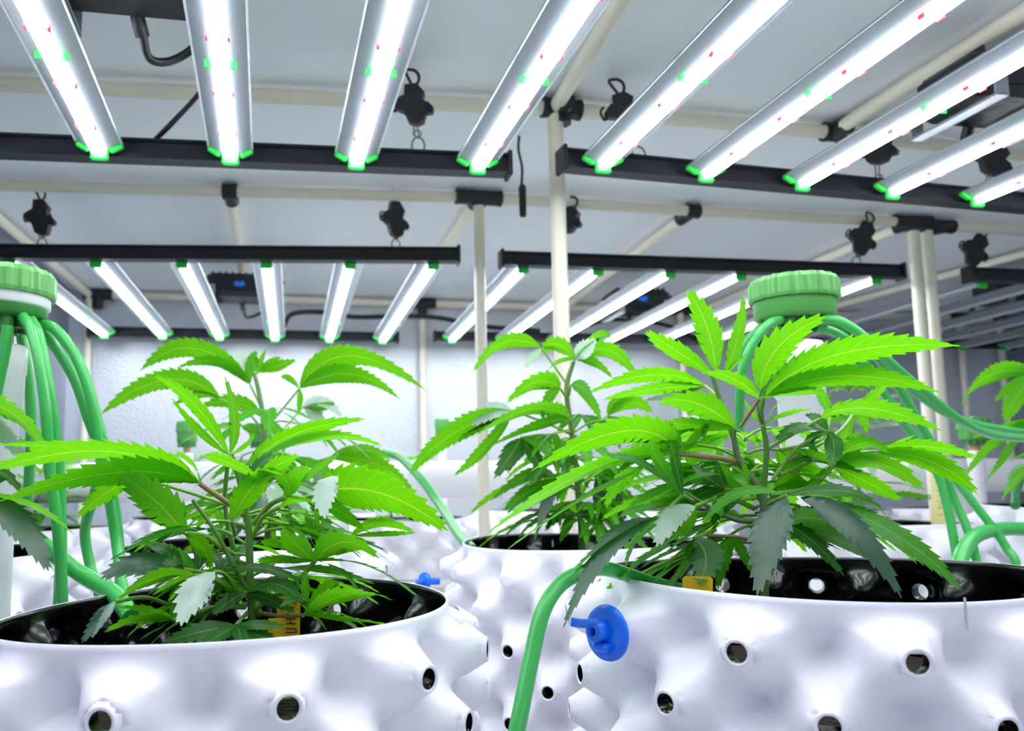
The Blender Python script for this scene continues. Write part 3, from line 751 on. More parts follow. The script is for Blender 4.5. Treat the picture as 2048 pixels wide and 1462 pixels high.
for i in range(30):
    t = r.uniform(.05, .85); hub = dep(503-22*t, 1225-250*t, d1+.01)
    auto_leaf(P1, hub, r.uniform(-.4, 3.5), r.uniform(-.1, .5), r.uniform(.06, .10), r.choice((3, 5)), ('m', 'd', 'b', 'm'), r, droop=.6, detail=9)

# ---- right foreground plant
d2 = .777
P2 = thing('hemp_plant', V((dep(1529, 1200, d2).x, dep(1529, 1200, d2).y, C2p.z-.09)), 'large bright green serrated leaf plant in the right foreground pot with long pointed leaves', 'plant', GP)
tubes([V((dep(1529, 1200, d2).x, dep(1529, 1200, d2).y, C2p.z-.092)), dep(1529, 1200, d2), dep(1529, 1048, d2), dep(1524, 985, d2), dep(1500, 955, d2), dep(1477, 918, d2), dep(1466, 870, d2), dep(1440, 800, d2), dep(1424, 748, d2)], .0046, .0022, 'stem', M_STEMB, P2)
tubes([dep(1527, 980, d2), dep(1533, 902, d2-.005), dep(1526, 850, d2-.008), dep(1521, 814, d2-.01), dep(1526, 792, d2-.01)], .0028, .0018, 'side_stem', M_STEM, P2)
tubes([dep(1529, 1040, d2), dep(1475, 1040, d2-.01), dep(1420, 1015, d2-.02), dep(1370, 985, d2-.03)], .0028, .0018, 'side_stem', M_STEMB, P2)
tubes([dep(1528, 1090, d2), dep(1480, 1075, d2-.01), dep(1410, 1070, d2-.02)], .002, .0014, 'side_stem', M_PETR, P2)
px_leaf(P2, d2, [(1431, 772)], (1424, 748), [
    ((1414, 655), (1375, 579), 62, 'b', -1, -.0, (1432, 745)), ((1474, 680), (1488, 591), 36, 'b', -1, .01, (1449, 745)), ((1353, 702), (1291, 662), 46, 'b', -1, -.02), ((1472, 727), (1494, 709), 14, 'b', -1, .01, (1452, 748))], d=.0)
px_leaf(P2, d2, [(1437, 795)], (1410, 772), [((1302, 750), (1178, 786), 36, 'b', -1, .03), ((1310, 778), (1205, 800), 30, 'b', -1, .06), ((1345, 790), (1290, 800), 24, 'd', 1, .05)], d=.03)
px_leaf(P2, d2, [(1468, 878)], (1470, 856), [((1392, 806), (1318, 806), 66, 'b', -1, -.02), ((1385, 850), (1330, 845), 40, 'b', -1, -.01), ((1400, 835), (1365, 862), 24, 'w', 1, .02)], d=-.015)
px_leaf(P2, d2, [(1482, 852)], (1519, 797), [
    ((1556, 695), (1654, 632), 72, 'b', -1, -.02, (1521, 782)), ((1680, 708), (1921, 692), 70, 'b', -1, -.05, (1530, 792)), ((1690, 752), (1882, 786), 52, 'b', -1, -.05, (1533, 793)),
    ((1465, 757), (1404, 745), 44, 'b', -2, -.03), ((1600, 783), (1650, 790), 26, 'm', -2, .0)], d=-.02, pm=M_PETR)
px_leaf(P2, d2, [(1530, 870)], (1525, 850), [((1523, 800), (1548, 742), 18, 'd', 1, -.0), ((1567, 830), (1624, 818), 20, 'b', -1, .02), ((1545, 820), (1570, 795), 26, 'b', -1, .03), ((1500, 820), (1488, 800), 16, 'b', -1, .02)], d=-.01)
px_leaf(P2, d2, [(1560, 900), (1640, 880)], (1664, 828), [((1645, 795), (1635, 768), 26, 'm', -1, .01)], d=.03)
px_leaf(P2, d2, [(1530, 900), (1600, 860)], (1640, 838), [((1738, 817), (1884, 862), 50, 'm', -2, -.03)], d=.0)
px_leaf(P2, d2, [(1560, 930), (1670, 870)], (1714, 818), [((1745, 795), (1780, 763), 30, 'b', -1), ((1725, 835), (1735, 870), 24, 'b', -1), ((1690, 880), (1730, 850), 26, 'b', -1)], d=.06)
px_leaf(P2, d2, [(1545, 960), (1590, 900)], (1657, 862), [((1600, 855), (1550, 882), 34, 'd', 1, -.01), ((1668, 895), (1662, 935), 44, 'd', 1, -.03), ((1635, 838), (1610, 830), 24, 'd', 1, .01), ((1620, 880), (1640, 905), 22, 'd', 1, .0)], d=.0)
px_leaf(P2, d2, [(1540, 990), (1620, 975)], (1666, 932), [
    ((1722, 887), (1777, 906), 44, 'm', -2, -.02), ((1755, 925), (1850, 982), 58, 'm', -2, -.04), ((1735, 965), (1802, 1002), 50, 'b', -1, .02), ((1625, 918), (1583, 926), 22, 'd', 1, -.01), ((1690, 900), (1700, 880), 30, 'd', 1, .02)], d=-.0, pr=.0021)
px_leaf(P2, d2, [(1560, 950), (1660, 910)], (1752, 903), [((1853, 893), (1954, 917), 34, 'b', -1, -.02), ((1865, 925), (1954, 987), 52, 'b', -1, -.03), ((1800, 885), (1830, 870), 22, 'b', -1, .02)], d=.05)
px_leaf(P2, d2, [(1469, 922), (1430, 915)], (1356, 907), [
    ((1185, 938), (958, 1080), 66, 'b', -2, -.06), ((1190, 985), (1008, 1104), 62, 'b', -2, -.09), ((1250, 862), (1062, 942), 70, 'b', -1, -.01), ((1345, 878), (1340, 845), 42, 'b', -1, .0),
    ((1398, 870), (1415, 850), 40, 'b', -1, .02), ((1240, 965), (1213, 1015), 40, 'b', -1, .05, (1295, 930))], d=-.03, pm=M_PETR, pr=.0024)
px_leaf(P2, d2, [(1400, 1010)], (1366, 990), [((1322, 930), (1298, 880), 38, 'm', 1, -.02), ((1352, 930), (1341, 882), 28, 'd', 1, -.02), ((1290, 930), (1215, 912), 28, 'd', 1, -.03)], d=-.06)
px_leaf(P2, d2, [(1370, 985), (1340, 1015)], (1312, 1036), [((1183, 1108), (1060, 1264), 40, 'm', -2, -.06), ((1218, 1092), (1127, 1254), 50, 'g', 1, -.07), ((1272, 1080), (1252, 1137), 44, 'm', -2, -.02)], d=-.06)
px_leaf(P2, d2, [(1420, 1000)], (1391, 1012), [((1345, 1036), (1313, 1094), 60, 'w', 1, -.03), ((1370, 1050), (1345, 1080), 40, 'm', -1, .02)], d=-.06)
px_leaf(P2, d2, [(1430, 1060)], (1388, 1076), [((1310, 1104), (1236, 1162), 46, 'm', -2, -.03), ((1340, 1128), (1309, 1168), 42, 'm', -2, -.02), ((1412, 1115), (1395, 1168), 84, 'd', 1, -.03), ((1385, 1110), (1405, 1130), 40, 'd', 1, .02)], d=-.05)
px_leaf(P2, d2, [(1390, 1100), (1320, 1130)], (1264, 1156), [((1240, 1164), (1213, 1178), 26, 'b', 1, -.01)], d=-.02)
px_leaf(P2, d2, [(1535, 1010)], (1572, 992), [
    ((1540, 1070), (1514, 1192), 88, 'g', 1, -.06), ((1705, 1055), (1803, 1196), 62, 'g', 1, -.07, (1600, 995)), ((1800, 1075), (1924, 1182), 54, 'm', 1, -.03, (1640, 1000)), ((1685, 982), (1764, 1018), 32, 'd', 1, .0),
    ((1480, 985), (1405, 1050), 30, 'm', 1, -.02)], d=-.05, pr=.0022)
px_leaf(P2, d2, [(1535, 1050)], (1566, 1048), [((1645, 1040), (1730, 1100), 54, 'm', 1, -.02), ((1620, 1078), (1688, 1152), 40, 'd', 1, -.03), ((1548, 1110), (1535, 1162), 30, 'm', 1, -.02), ((1690, 1085), (1780, 1140), 40, 'm', 1, -.0)], d=-.03)
for (at, bs, ls, dd_) in (
    ((1500, 985), (1448, 978), [((1415, 955), (1383, 930), 34, 'd', 1), ((1408, 985), (1370, 1005), 30, 'd', 1), ((1440, 950), (1432, 920), 28, 'd', 1), ((1420, 965), (1375, 965), 26, 'm', 1)], .0),
    ((1510, 995), (1480, 1000), [((1445, 1015), (1425, 1050), 34, 'd', 1), ((1465, 960), (1440, 925), 26, 'm', -1), ((1490, 960), (1485, 925), 22, 'b', -1)], -.01),
    ((1530, 990), (1548, 975), [((1575, 950), (1605, 925), 28, 'b', -1), ((1560, 1005), (1575, 1040), 26, 'd', 1), ((1585, 975), (1630, 975), 26, 'b', -1)], .02),
    ((1535, 1000), (1600, 978), [((1590, 940), (1588, 895), 22, 'b', -1), ((1650, 985), (1705, 1002), 30, 'b', -1), ((1640, 955), (1660, 930), 24, 'b', -1)], .03),
    ((1480, 925), (1400, 940), [((1360, 950), (1330, 985), 32, 'm', -1), ((1380, 920), (1370, 890), 24, 'm', -1), ((1345, 935), (1300, 940), 28, 'b', -1)], .03)):
    px_leaf(P2, d2, [at], bs, ls, d=dd_)
r = random.Random(6)
for i in range(34):
    t = r.uniform(.0, .95); hub = dep(1528-45*t+r.uniform(-6, 6), 1110-260*t, d2+.015)
    auto_leaf(P2, hub, r.uniform(-.5, 3.6), r.uniform(-.1, .6), r.uniform(.07, .125), r.choice((3, 5, 5)), ('m', 'b', 'b', 'm') if t > .35 else ('m', 'b', 'b', 'm', 'd'), r, droop=.65, detail=9)

# ---- middle plant (behind, between the front two)
d3 = 1.22
P3 = thing('hemp_plant', V((dep(1165, 1097, d3).x, dep(1165, 1097, d3).y, C3p.z-.09)), 'tall slightly blurred serrated leaf plant in the middle pot, in front of the white post', 'plant', GP)
tubes([V((dep(1165, 1097, d3).x, dep(1165, 1097, d3).y, C3p.z-.092)), dep(1165, 1097, d3), dep(1160, 1024, d3), dep(1145, 877, d3), dep(1133, 780, d3), dep(1147, 724, d3)], .006, .003, 'stem', M_STEMB, P3)
px_leaf(P3, d3, [(1135, 770)], (1083, 696), [((1008, 685), (946, 745), 36, 'b', -1, -.02), ((1065, 715), (1051, 736), 24, 'w', 1, -.02), ((1095, 700), (1120, 692), 20, 'b', -1, .02)], d=.0)
px_leaf(P3, d3, [(1147, 724)], (1150, 719), [((1118, 690), (1083, 694), 38, 'b', -1, .02), ((1214, 700), (1269, 749), 42, 'b', -1, .0), ((1187, 724), (1225, 756), 24, 'b', -1, -.02), ((1168, 700), (1193, 678), 44, 'w', 1, -.01), ((1190, 672), (1222, 676), 20, 'b', -1, .03), ((1120, 722), (1097, 739), 16, 'b', -1, -.02)], d=-.01)
px_leaf(P3, d3, [(1136, 800)], (1121, 778), [((1073, 764), (1011, 808), 48, 'b', -1, -.03), ((1095, 800), (1085, 840), 30, 'b', -1, -.02)], d=-.03)
px_leaf(P3, d3, [(1145, 870)], (1140, 838), [((1060, 820), (945, 875), 44, 'm', -2, -.05), ((1075, 850), (985, 890), 34, 'b', -1, -.05)], d=-.04)
px_leaf(P3, d3, [(1145, 870), (1090, 845)], (1026, 822), [((905, 868), (818, 951), 56, 'b', -1, -.05), ((975, 890), (908, 951), 38, 'b', -1, -.06), ((985, 822), (944, 852), 48, 'w', 1, -.02), ((940, 850), (880, 890), 34, 'g', 1, .0)], d=-.04)
px_leaf(P3, d3, [(1145, 890), (1090, 870)], (1042, 875), [((1025, 905), (988, 957), 50, 'd', 1, -.02), ((1070, 915), (1085, 945), 34, 'd', 1, -.01), ((1090, 895), (1110, 925), 30, 'm', 1, -.02)], d=-.05)
px_leaf(P3, d3, [(1138, 790)], (1142, 770), [((1162, 774), (1188, 803), 34, 'm', 1, -.02), ((1180, 800), (1200, 840), 24, 'b', -1)], d=-.02)
px_leaf(P3, d3, [(1150, 900), (1190, 850)], (1215, 832), [((1260, 805), (1305, 825), 36, 'b', -1, .0), ((1250, 850), (1290, 880), 30, 'm', 2, .0), ((1235, 800), (1270, 790), 26, 'b', -1), ((1230, 860), (1240, 900), 26, 'w', 1)], d=.02)
px_leaf(P3, d3, [(1150, 930)], (1112, 958), [((1055, 985), (1008, 1022), 34, 'm', 1, -.03), ((1062, 948), (980, 1003), 32, 'm', 1, -.02), ((1095, 1000), (1075, 1062), 32, 'g', 1, -.03)], d=-.03)
px_leaf(P3, d3, [(1160, 960)], (1190, 960), [((1228, 1000), (1246, 1062), 40, 'g', 1, -.03), ((1215, 945), (1250, 960), 30, 'm', 1), ((1200, 1000), (1200, 1050), 34, 'g', 1, -.02), ((1245, 985), (1290, 1030), 30, 'm', 1)], d=-.02)
px_leaf(P3, d3, [(1163, 1040)], (1150, 1030), [((1120, 1030), (1090, 1062), 28, 'd', 1), ((1135, 1050), (1120, 1085), 26, 'm', 1), ((1185, 1035), (1215, 1070), 26, 'd', 1)], d=-.02)
r = random.Random(16)
for i in range(34):
    t = r.uniform(.05, .8); hub = dep(1163-22*t, 1070-300*t, d3)
    auto_leaf(P3, hub, r.uniform(0, 6.28), r.uniform(-.1, .5), r.uniform(.07, .125), r.choice((3, 5, 5)), ('m', 'b', 'd', 'b', 'm'), r, droop=.75, detail=8)

d3 = 1.33
# ---- plant behind the left foreground plant
P5 = thing('hemp_plant', V((dep(535, 1100, d3).x, dep(535, 1100, d3).y, C5p.z-.09)), 'tall serrated leaf plant rising right behind the left foreground plant against the bright back wall', 'plant', GP)
tubes([V((dep(535, 1100, d3).x, dep(535, 1100, d3).y, C5p.z-.092)), dep(535, 1100, d3), dep(536, 960, d3), dep(528, 850, d3), dep(518, 785, d3), dep(508, 745, d3)], .006, .003, 'stem', M_STEMB, P5)
px_leaf(P5, d3, [(525, 820)], (500, 769), [((388, 697), (280, 742), 48, 'b', -1, -.02), ((437, 724), (354, 736), 28, 'b', -1, -.03), ((484, 722), (468, 703), 26, 'w', 1, .0), ((500, 730), (510, 705), 24, 'b', -1)], d=-.0)
px_leaf(P5, d3, [(508, 750)], (518, 745), [((522, 722), (532, 698), 14, 'b', -1), ((505, 722), (515, 703), 30, 'b', -1), ((555, 732), (592, 720), 28, 'b', -1), ((540, 725), (562, 715), 18, 'b', -1)], d=.0)
px_leaf(P5, d3, [(530, 850), (552, 833)], (599, 777), [((700, 712), (852, 781), 50, 'b', -1, -.02), ((700, 748), (800, 799), 46, 'b', -1, -.04), ((600, 800), (596, 832), 16, 'b', -1), ((578, 757), (562, 755), 16, 'b', -1)], d=-.02)
px_leaf(P5, d3, [(530, 870), (500, 830)], (440, 797), [((331, 760), (198, 832), 52, 'b', -1, -.03), ((395, 790), (345, 812), 24, 'b', -1, .02)], d=-.03)
px_leaf(P5, d3, [(530, 870)], (525, 833), [((470, 805), (405, 812), 40, 'b', -1, .0), ((560, 870), (565, 905), 26, 'b', -1)], d=-.01)
px_leaf(P5, d3, [(533, 900), (575, 850)], (605, 815), [((645, 803), (685, 838), 28, 'w', 1), ((630, 830), (650, 870), 34, 'w', 1), ((640, 815), (670, 805), 24, 'b', -1)], d=.06)
px_leaf(P5, d3, [(534, 960), (610, 930)], (660, 915), [((755, 930), (832, 990), 40, 'b', -1, -.02), ((720, 900), (780, 915), 30, 'm', -1, .03), ((640, 950), (650, 1000), 40, 'w', 1, .0)], d=.02)
r = random.Random(26)
for i in range(30):
    t = r.uniform(.0, .8); hub = dep(535-8*t, 1050-260*t, d3)
    auto_leaf(P5, hub, r.uniform(0, 6.28), r.uniform(-.1, .5), r.uniform(.08, .14), r.choice((3, 5, 5)), ('m', 'b', 'w', 'b', 'm'), r, droop=.7, detail=8)

# ---- plants cut off by the left and right edges
d4 = 1.2
P4 = thing('hemp_plant', V((C4p.x, C4p.y, C4p.z-.09)), 'serrated leaf plant cut off by the left edge, leaves hanging in front of the hoses', 'plant', GP)
tubes([V((C4p.x, C4p.y, C4p.z-.092)), dep(-160, 1000, 1.22), dep(-150, 800, 1.2)], .006, .003, 'stem', M_STEMB, P4)
d4 = .84
px_leaf(P4, d4, [(-150, 900, .36), (-90, 840, .1)], (-40, 806), [((30, 830), (98, 905), 62, 'm', -2, .0), ((10, 870), (60, 930), 40, 'w', 1, .04)], d=.0)
px_leaf(P4, d4, [(-155, 960, .36), (-90, 980, .1)], (-30, 990), [((45, 1055), (97, 1142), 70, 'g', 1, -.02), ((70, 1015), (150, 1072), 38, 'm', -2, .0), ((0, 945), (45, 990), 48, 'd', 1, .03)], d=.0)
r = random.Random(36)
for i in range(14):
    auto_leaf(P4, dep(-158, 1040-20*i, 1.21), r.uniform(0, 6.28), r.uniform(0, .5), r.uniform(.10, .15), 5, ('m', 'b', 'd'), r, droop=.7, detail=8)
cR = FARP[3]; d6 = 1.55
P6 = thing('hemp_plant', V((cR.x, cR.y, cR.z-.09)), 'serrated leaf plant cut off by the right edge, pale leaves reaching into view', 'plant', GP)
tubes([V((cR.x, cR.y, cR.z-.092)), V((cR.x, cR.y, cR.z+.1)), V((cR.x-.01, cR.y-.02, cR.z+.26))], .006, .003, 'stem', M_STEMB, P6)
px_leaf(P6, d6, [(2140, 800)], (2068, 745), [((1976, 752), (1921, 816), 48, 'b', -1, -.02), ((2020, 775), (1990, 805), 22, 'b', -1, .02), ((2030, 800), (2010, 842), 44, 'b', -1, .0), ((2000, 740), (1950, 765), 26, 'b', -2, .03)], d=.0)
px_leaf(P6, d6, [(2140, 880)], (2070, 845), [((1990, 885), (1925, 960), 44, 'b', -1, -.02), ((2015, 905), (1968, 970), 40, 'b', -1, -.04), ((2000, 860), (1945, 875), 40, 'm', -2, .03)], d=-.02)
px_leaf(P6, d6, [(2140, 960)], (2075, 935), [((2030, 960), (2004, 1003), 38, 'b', -1, -.02), ((2040, 940), (2015, 960), 28, 'w', 1, .02)], d=-.04)
for i in range(10):
    auto_leaf(P6, V((cR.x, cR.y, cR.z+.02+.024*i)), r.uniform(0, 6.28), r.uniform(0, .5), r.uniform(.09, .13), 5, ('b', 'b', 'm'), r, droop=.6, detail=8)

# ---- plants farther back
def far(i, h, n, L, lab, seed, kinds=('b', 'm', 'b', 'w')):
    c = FARP[i]; auto_plant(V((c.x, c.y, c.z-.09)), h, n, L, lab, seed, kinds, 7, group=GP)
far(0, .23, 6, .12, 'small blurred leafy plant far back between the left and middle plants', 41)
far(1, .21, 6, .12, 'small blurred leafy plant far back above the white pipe, left of the middle plant', 42)
far(2, .36, 8, .14, 'blurred leafy plant close behind the right foreground plant, by the white riser', 43)
far(4, .25, 6, .13, 'blurred leafy plant far back behind the left foreground plant', 44)
far(5, .24, 6, .12, 'blurred leafy plant far back behind the middle plant', 45)
far(6, .23, 6, .12, 'blurred leafy plant at the back wall behind the left plant and pipe', 47)
far(7, .24, 6, .12, 'blurred leafy plant far back behind the right riser pipe', 48)
far(8, .22, 6, .12, 'blurred leafy plant far back at right under the drooping hoses', 49)
far(9, .22, 7, .13, 'blurred leafy plant behind the bundle of green hoses at left', 46)

# ---------------------------------------------------------------- green capped watering manifolds
def manifold(cx, cap_top, cap_bot, cap_w, d, label, pipe_w, white_band, hoses, pipe_px=None, nr=22):
    k = d/F_PX; top = dep(cx, cap_top, d); bot = dep(cx, cap_bot, d); rad = cap_w/2*k
    x, y = top.x, top.y; h = top.z-bot.z
    root = thing('watering_manifold', (x, y, 0), label, 'manifold', 'green capped watering manifolds')
    # ribbed screw cap
    m = MB(); z1 = top.z; z0 = top.z-h*.55; K = 96; vs = []
    for zz_, rr_ in ((z0, 1.0), (z0+.004, 1.015), (z1-.006, 1.0), (z1, .93)):
        for j in range(K):
            a = 2*math.pi*j/K; f = abs((j/K*nr) % 1-.5); rib = 1.0 if f > .22 else .955
            vs.append(V((x+rad*rr_*rib*math.cos(a), y+rad*rr_*rib*math.sin(a), zz_)))
    fs = [(i*K+j, i*K+(j+1) % K, (i+1)*K+(j+1) % K, (i+1)*K+j) for i in range(3) for j in range(K)]
    fs += [tuple(range(3*K, 4*K)), tuple(range(K-1, -1, -1))]
    m.add(vs, fs); m.build('screw_cap', M_CAP, root)
    m = MB(); m.lathe((x, y, z1), [(0, .004), (.006, .004), (.007, 0)], 12); m.build('air_valve', M_WHITE, root)
    m = MB(); zc = z0
    if white_band:
        m.lathe((x, y, 0), [(rad*.90, zc+.002), (rad*.91, zc-h*.20), (rad*.86, zc-h*.24), (rad*.5, zc-h*.24)], 40); m.build('white_collar', M_WHITE, root)
        m = MB(); m.lathe((x, y, 0), [(rad*.86, zc-h*.2), (rad*.86, zc-h*.42), (rad*.8, zc-h*.47), (0, zc-h*.47)], 40); m.build('manifold_body', M_CAPD, root)
    else:
        m.lathe((x, y, 0), [(rad*.91, zc+.002), (rad*.90, zc-h*.40), (rad*.84, zc-h*.46), (0, zc-h*.46)], 40); m.build('manifold_body', M_CAP, root)
    zb = zc-h*.46; prr = pipe_w/2*k
    m = MB(); m.tube([V((x, y, zb-.035)), V((x, y, zb+.002))], prr*.62, 20); m.build('threaded_neck', M_TAN, root)
    m = MB()
    for i in range(10):
        a = 2*math.pi*i/10+.2; q = V((math.cos(a), math.sin(a), 0))
        m.tube([V((x, y, zb+.003))+q*rad*.55, V((x, y, zb-.012))+q*rad*.55], .0085, 10)
    m.build('hose_nipples', M_CAPD, root)
    m = MB(); zt = zb-.03
    m.lathe((x, y, 0), [(prr*.6, zt+.002), (prr*1.12, zt), (prr*1.2, zt-.004), (prr*1.2, zt-.03), (prr*1.14, zt-.034), (prr*1.14, zt-.07), (prr*1.0, zt-.074), (prr, zt-.35), (prr, 0)], 32)
    m.build('riser_pipe', M_WHITE, root)
    for pts in hoses:
        P = [dep(q[0], q[1], q[2]) for q in pts]
        m = MB(); m.tube(spline(P, 8), HR_ if len(pts[0]) < 4 else pts[0][3], 10); m.build('hose', M_HOSE, root)
    return root
dl = .95; HR_ = .0061
manifold(3, 545, 640, 206, dl, 'white riser pipe with green ribbed cap at the left edge, with many green hoses', 92, True, [
    [(45, 632, .92), (62, 660, .90), (78, 720, .88), (92, 820, .87), (100, 940, .87), (116, 1060, .87), (124, 1190, .88), (126, 1330, .92), (120, 1800, .99), (115, 2550, 1.02)],
    [(62, 640, .93), (78, 675, .90), (95, 760, .88), (112, 880, .88), (120, 980, .88), (122, 1100, .88), (118, 1200, .89), (110, 1330, .92), (95, 1800, .99), (88, 2550, 1.02)],
    [(78, 648, .95), (110, 658, .94), (150, 710, .93), (180, 790, .92), (195, 880, .92), (212, 960, .93), (232, 1080, .94), (246, 1180, .9), (262, 1225, .84)],
    [(80, 660, .96), (108, 690, .95), (150, 760, .94), (178, 840, .93), (200, 900, .93), (225, 990, .95), (238, 1090, .96), (240, 1190, .97), (240, 1320, 1.0), (235, 1700, 1.02), (230, 2500, 1.03)],
    [(70, 655, .97), (120, 668, .97), (165, 740, .96), (192, 830, .95), (206, 900, .95), (190, 985, .97), (170, 1060, 1.0), (180, 1130, 1.0), (198, 1190, .98), (205, 1320, 1.0), (200, 1700, 1.02), (190, 2500, 1.03)],
    [(40, 660, 1.0), (55, 740, 1.0), (62, 830, 1.0), (60, 920, 1.0), (55, 1010, 1.02)],
    [(15, 650, .9), (10, 700, .9), (-10, 800, .9), (-20, 900, .9)],
    [(-40, 650, .92), (-70, 720, .92), (-90, 900, .9)]])
dr_ = 1.12; HR_ = .0058
manifold(1585, 560, 642, 170, dr_, 'white riser pipe with green ribbed cap behind the right foreground plant', 84, False, [
    [(1560, 640, 1.08), (1535, 650, 1.06), (1505, 690, 1.05), (1486, 740, 1.05), (1480, 800, 1.06), (1478, 880, 1.08)],
    [(1545, 640, 1.12), (1515, 660, 1.12), (1490, 700, 1.13), (1482, 760, 1.15)],
    [(1640, 640, 1.08), (1680, 642, 1.06), (1730, 675, 1.05), (1780, 725, 1.05), (1850, 785, 1.08), (1920, 840, 1.12), (1985, 870, 1.2), (2080, 880, 1.3)],
    [(1645, 645, 1.12), (1690, 655, 1.12), (1745, 700, 1.13), (1790, 760, 1.15), (1830, 830, 1.17), (1870, 900, 1.18), (1905, 990, 1.18), (1935, 1060, 1.16), (1955, 1130, 1.14), (1965, 1200, 1.13), (1968, 1700, 1.13), (1960, 2330, 1.13)],
    [(1640, 650, 1.16), (1700, 668, 1.17), (1760, 715, 1.18), (1805, 790, 1.2), (1850, 870, 1.22), (1890, 930, 1.22), (1950, 1010, 1.2), (2010, 1092, 1.18), (2040, 1190, 1.16), (2060, 1700, 1.16), (2060, 2300, 1.16)],
    [(1630, 655, 1.10), (1670, 665, 1.11), (1715, 700, 1.13), (1770, 790, 1.15), (1810, 850, 1.16), (1850, 900, 1.17), (1880, 960, 1.17), (1900, 1040, 1.16), (1915, 1130, 1.15), (1920, 1200, 1.14), (1922, 1700, 1.15), (1915, 2310, 1.15)],
    [(1640, 655, 1.18), (1720, 690, 1.22), (1800, 760, 1.26), (1880, 820, 1.3), (1960, 850, 1.36), (2070, 868, 1.45)]])
manifold(522, 848, 885, 48, 1.96, 'small dark green capped manifold far back behind the left plant stem', 24, False, [], nr=14)
manifold(375, 843, 885, 44, 2.33, 'small green capped manifold far back, left of the left plant', 22, False, [], nr=14)
manifold(884, 838, 870, 30, 2.9, 'tiny green cap far back near the wall, left of the middle plant', 16, False, [], nr=14)
manifold(1945, 836, 880, 60, 2.3, 'dark green cap far back at right under the drooping hoses', 26, False, [], nr=14)

# ---------------------------------------------------------------- single hoses
def hose(pts, r, label, m=None):
    P = [dep(*q) for q in pts]; b = MB(); b.tube(spline(P, 10), r, 12)
    return tag(b.build('watering_hose', m or M_HOSE, loc=P[0]), label, 'hose')
hose([(1030, 1480, .60), (1042, 1420, .61), (1062, 1320, .63), (1085, 1225, .65), (1120, 1170, .67), (1165, 1145, .68), (1215, 1138, .70), (1300, 1165, .74), (1390, 1190, .78), (1440, 1230, .80)], .0062, 'green hose bending up the gap and over the rim of the right foreground pot')
hose([(770, 905, 1.75), (800, 915, 1.70), (840, 955, 1.6), (880, 1010, 1.5), (915, 1065, 1.36), (945, 1100, 1.26)], .0085, 'pale green hose sloping down into the left side of the middle pot')
hose([(2075, 1060, 1.25), (2010, 1058, 1.22), (1955, 1070, 1.16), (1926, 1105, 1.12), (1914, 1160, 1.09), (1908, 1280, 1.08), (1905, 1700, 1.08), (1905, 2440, 1.08)], .010, 'thick green hose arching behind the right end of the right foreground pot')
hose([(2040, 960, 1.7), (2032, 985, 1.66), (2030, 1012, 1.62)], .008, 'short dark green hose entering the pot at the right edge', M_HOSED)
hose([(70, 1075, .9), (105, 1105, .9), (150, 1140, .9), (190, 1165, .89), (230, 1190, .86), (262, 1235, .82)], .009, 'thick green hose slanting into the back of the left foreground pot')

# ---------------------------------------------------------------- blue plug on the right pot
th = a2-DTH; n = V((math.sin(th), -math.cos(th), 0)); c = C2p+n*(.195+wob(th, 5)+HO)-V((0, 0, ROW0))
nn = (n+V((-.1, -.25, .05))).normalized()
root = thing('blue_plug', c, 'bright blue plastic plug with handle on the left side of the right foreground pot', 'plug')
t1 = V((0, 0, 1)).cross(nn).normalized(); t2 = nn.cross(t1)
m = MB(); m.lathe(c+nn*.003, [(0, -.002), (.0205, -.002), (.0222, 0), (.0215, .0025), (.017, .0035), (0, .0035)], 36, axis=nn); m.build('plug_disc', M_BLUE, root)
m = MB(); m.lathe(c+nn*.006-t1*.004+t2*.001, [(.009, 0), (.0085, .009), (.0065, .011), (.004, .011), (.0038, .002)], 20, axis=nn); m.build('plug_socket', M_BLUE, root)
m = MB(); q = c+nn*.012-t1*.004+t2*.007; m.tube(spline([q, q+nn*.010-t1*.006, q+nn*.017-t1*.011+t2*.001], 4), [.0036]*9, 12); m.build('plug_handle', M_BLUE, root)
m = MB(); m.box(c+nn*.009-t2*.011, (.016, .007, .010), rot=Matrix((t1, t2, nn)).transposed(), bev=.002); m.build('plug_tab', M_BLUE, root)
m = MB(); m.lathe(c, [(.0066, -.018), (.0066, .002)], 14, axis=nn); m.build('plug_shank', M_BLUE, root)
p = dep(850, 1162, 1.15)
root = thing('blue_plug', p, 'small blurred blue plastic plug at the left side of the middle pot', 'plug')
m = MB(); m.lathe(p, [(0, -.002), (.011, -.002), (.012, 0), (.011, .003), (0, .003)], 20, axis=(-.8, -.5, .1)); m.build('plug_disc', M_BLUE, root)
m = MB(); m.tube([p, p+V((-.012, -.004, -.001))], .004, 10); m.tube([p, p+V((.02, .01, -.002))], .005, 8); m.build('plug_handle', M_BLUE, root)

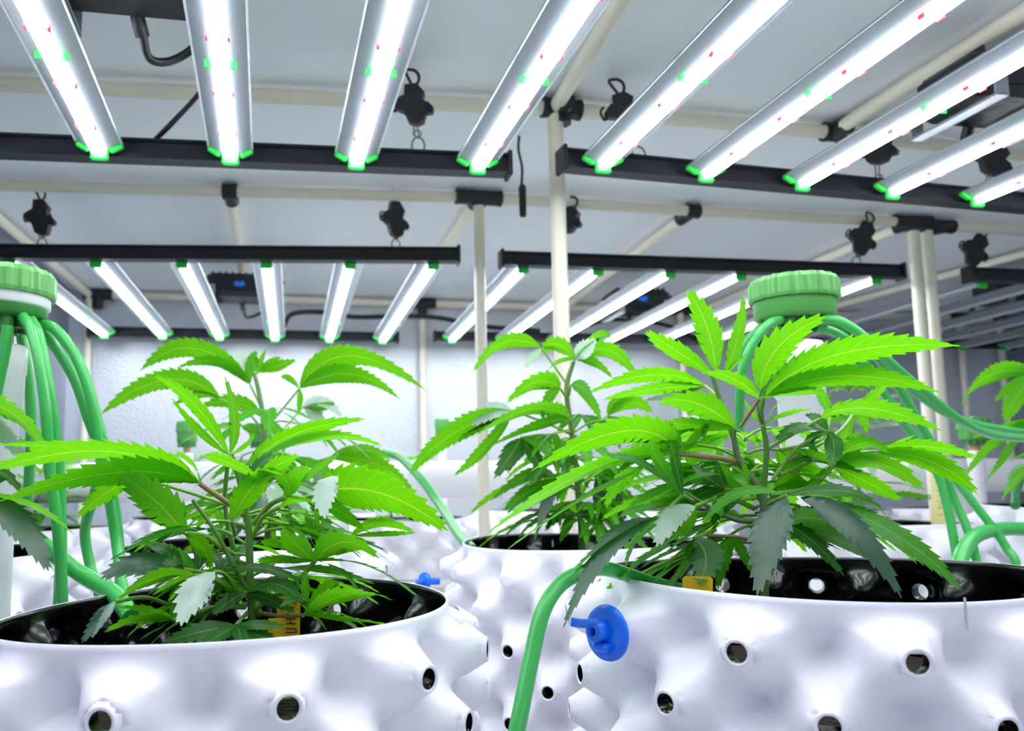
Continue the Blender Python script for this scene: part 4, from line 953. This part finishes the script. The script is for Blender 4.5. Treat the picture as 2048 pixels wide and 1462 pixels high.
# ---------------------------------------------------------------- plant tags
def plant_tag(px, py, w_, h_, d, label, m_, lean=0, strokes=(), cut=False, bury=.05, yaw=0.0):
    k = d/F_PX; c = dep(px, py, d); W = w_*k; Hh = h_*k
    root = thing('plant_tag', c-V((0, 0, Hh/2+bury)), label, 'tag', 'plastic name tags stuck in the pots')
    view = (EYE-c); view.z = 0; view.normalize(); s = V((0, 0, 1)).cross(view); s = (s*math.cos(yaw)+view*math.sin(yaw)); fw = s.cross(V((0, 0, 1)))
    up = (V((0, 0, 1))+s*lean).normalized()
    out = [(-W*.5, -Hh*.5), (-W*.12, -Hh*.5-bury), (W*.12, -Hh*.5-bury), (W*.5, -Hh*.5), (W*.5, Hh*.42), (W*.42, Hh*.5), (-W*.42, Hh*.5), (-W*.5, Hh*.42)]
    m = MB(); m.prism(out, c, s, up, fw, .0012); m.build('tag_plate', m_, root)
    m = MB()
    for st in strokes:
        P = [c+s*(a*W)+up*(b*Hh)+fw*.0008 for (a, b) in st]; m.tube(P, .00045, 6)
        P2_ = [q-fw*.0016 for q in P]; m.tube(P2_, .00045, 6)
    if strokes: m.build('handwriting', M_INK, root)
T_ = [[(-.05, .42), (.30, .42)], [(.30, .42), (.30, .30)], [(-.1, .28), (.25, .25)], [(-.1, .12), (-.02, .06), (.02, .12)], [(-.1, -.02), (.32, -.02)], [(-.1, -.12), (.32, -.14)], [(.1, -.02), (.1, -.13)], [(-.1, -.24), (.34, -.26)], [(-.1, -.34), (.34, -.34)], [(.34, -.26), (.34, -.34)]]
plant_tag(577, 1236, 46, 82, .735, 'yellow plant tag with black handwriting stuck beside the left foreground stem', M_YEL, strokes=T_)
plant_tag(548, 1262, 34, 50, .70, 'plain yellow tag leaning in front of the lettered yellow tag in the left foreground pot', M_YEL, lean=.15)
plant_tag(1395, 1185, 58, 64, .70, 'yellow tag half hidden under dark leaves in the right foreground pot', M_YEL, lean=.05)
S_ = [[(.2, .30), (-.2, .30)], [(.2, .30), (.25, .42), (.0, .44)], [(-.2, .1), (.2, .06)], [(-.2, .0), (.2, .02)], [(.2, -.12), (-.2, -.1)], [(.2, -.22), (-.2, -.24)], [(.0, -.12), (0, -.23)], [(-.2, -.36), (.2, -.36)]]
plant_tag(1880, 992, 30, 104, 1.62, 'cream plant stake with dark handwriting in the pot behind the right foreground plant', M_CREAMTAG, lean=.08, strokes=S_)
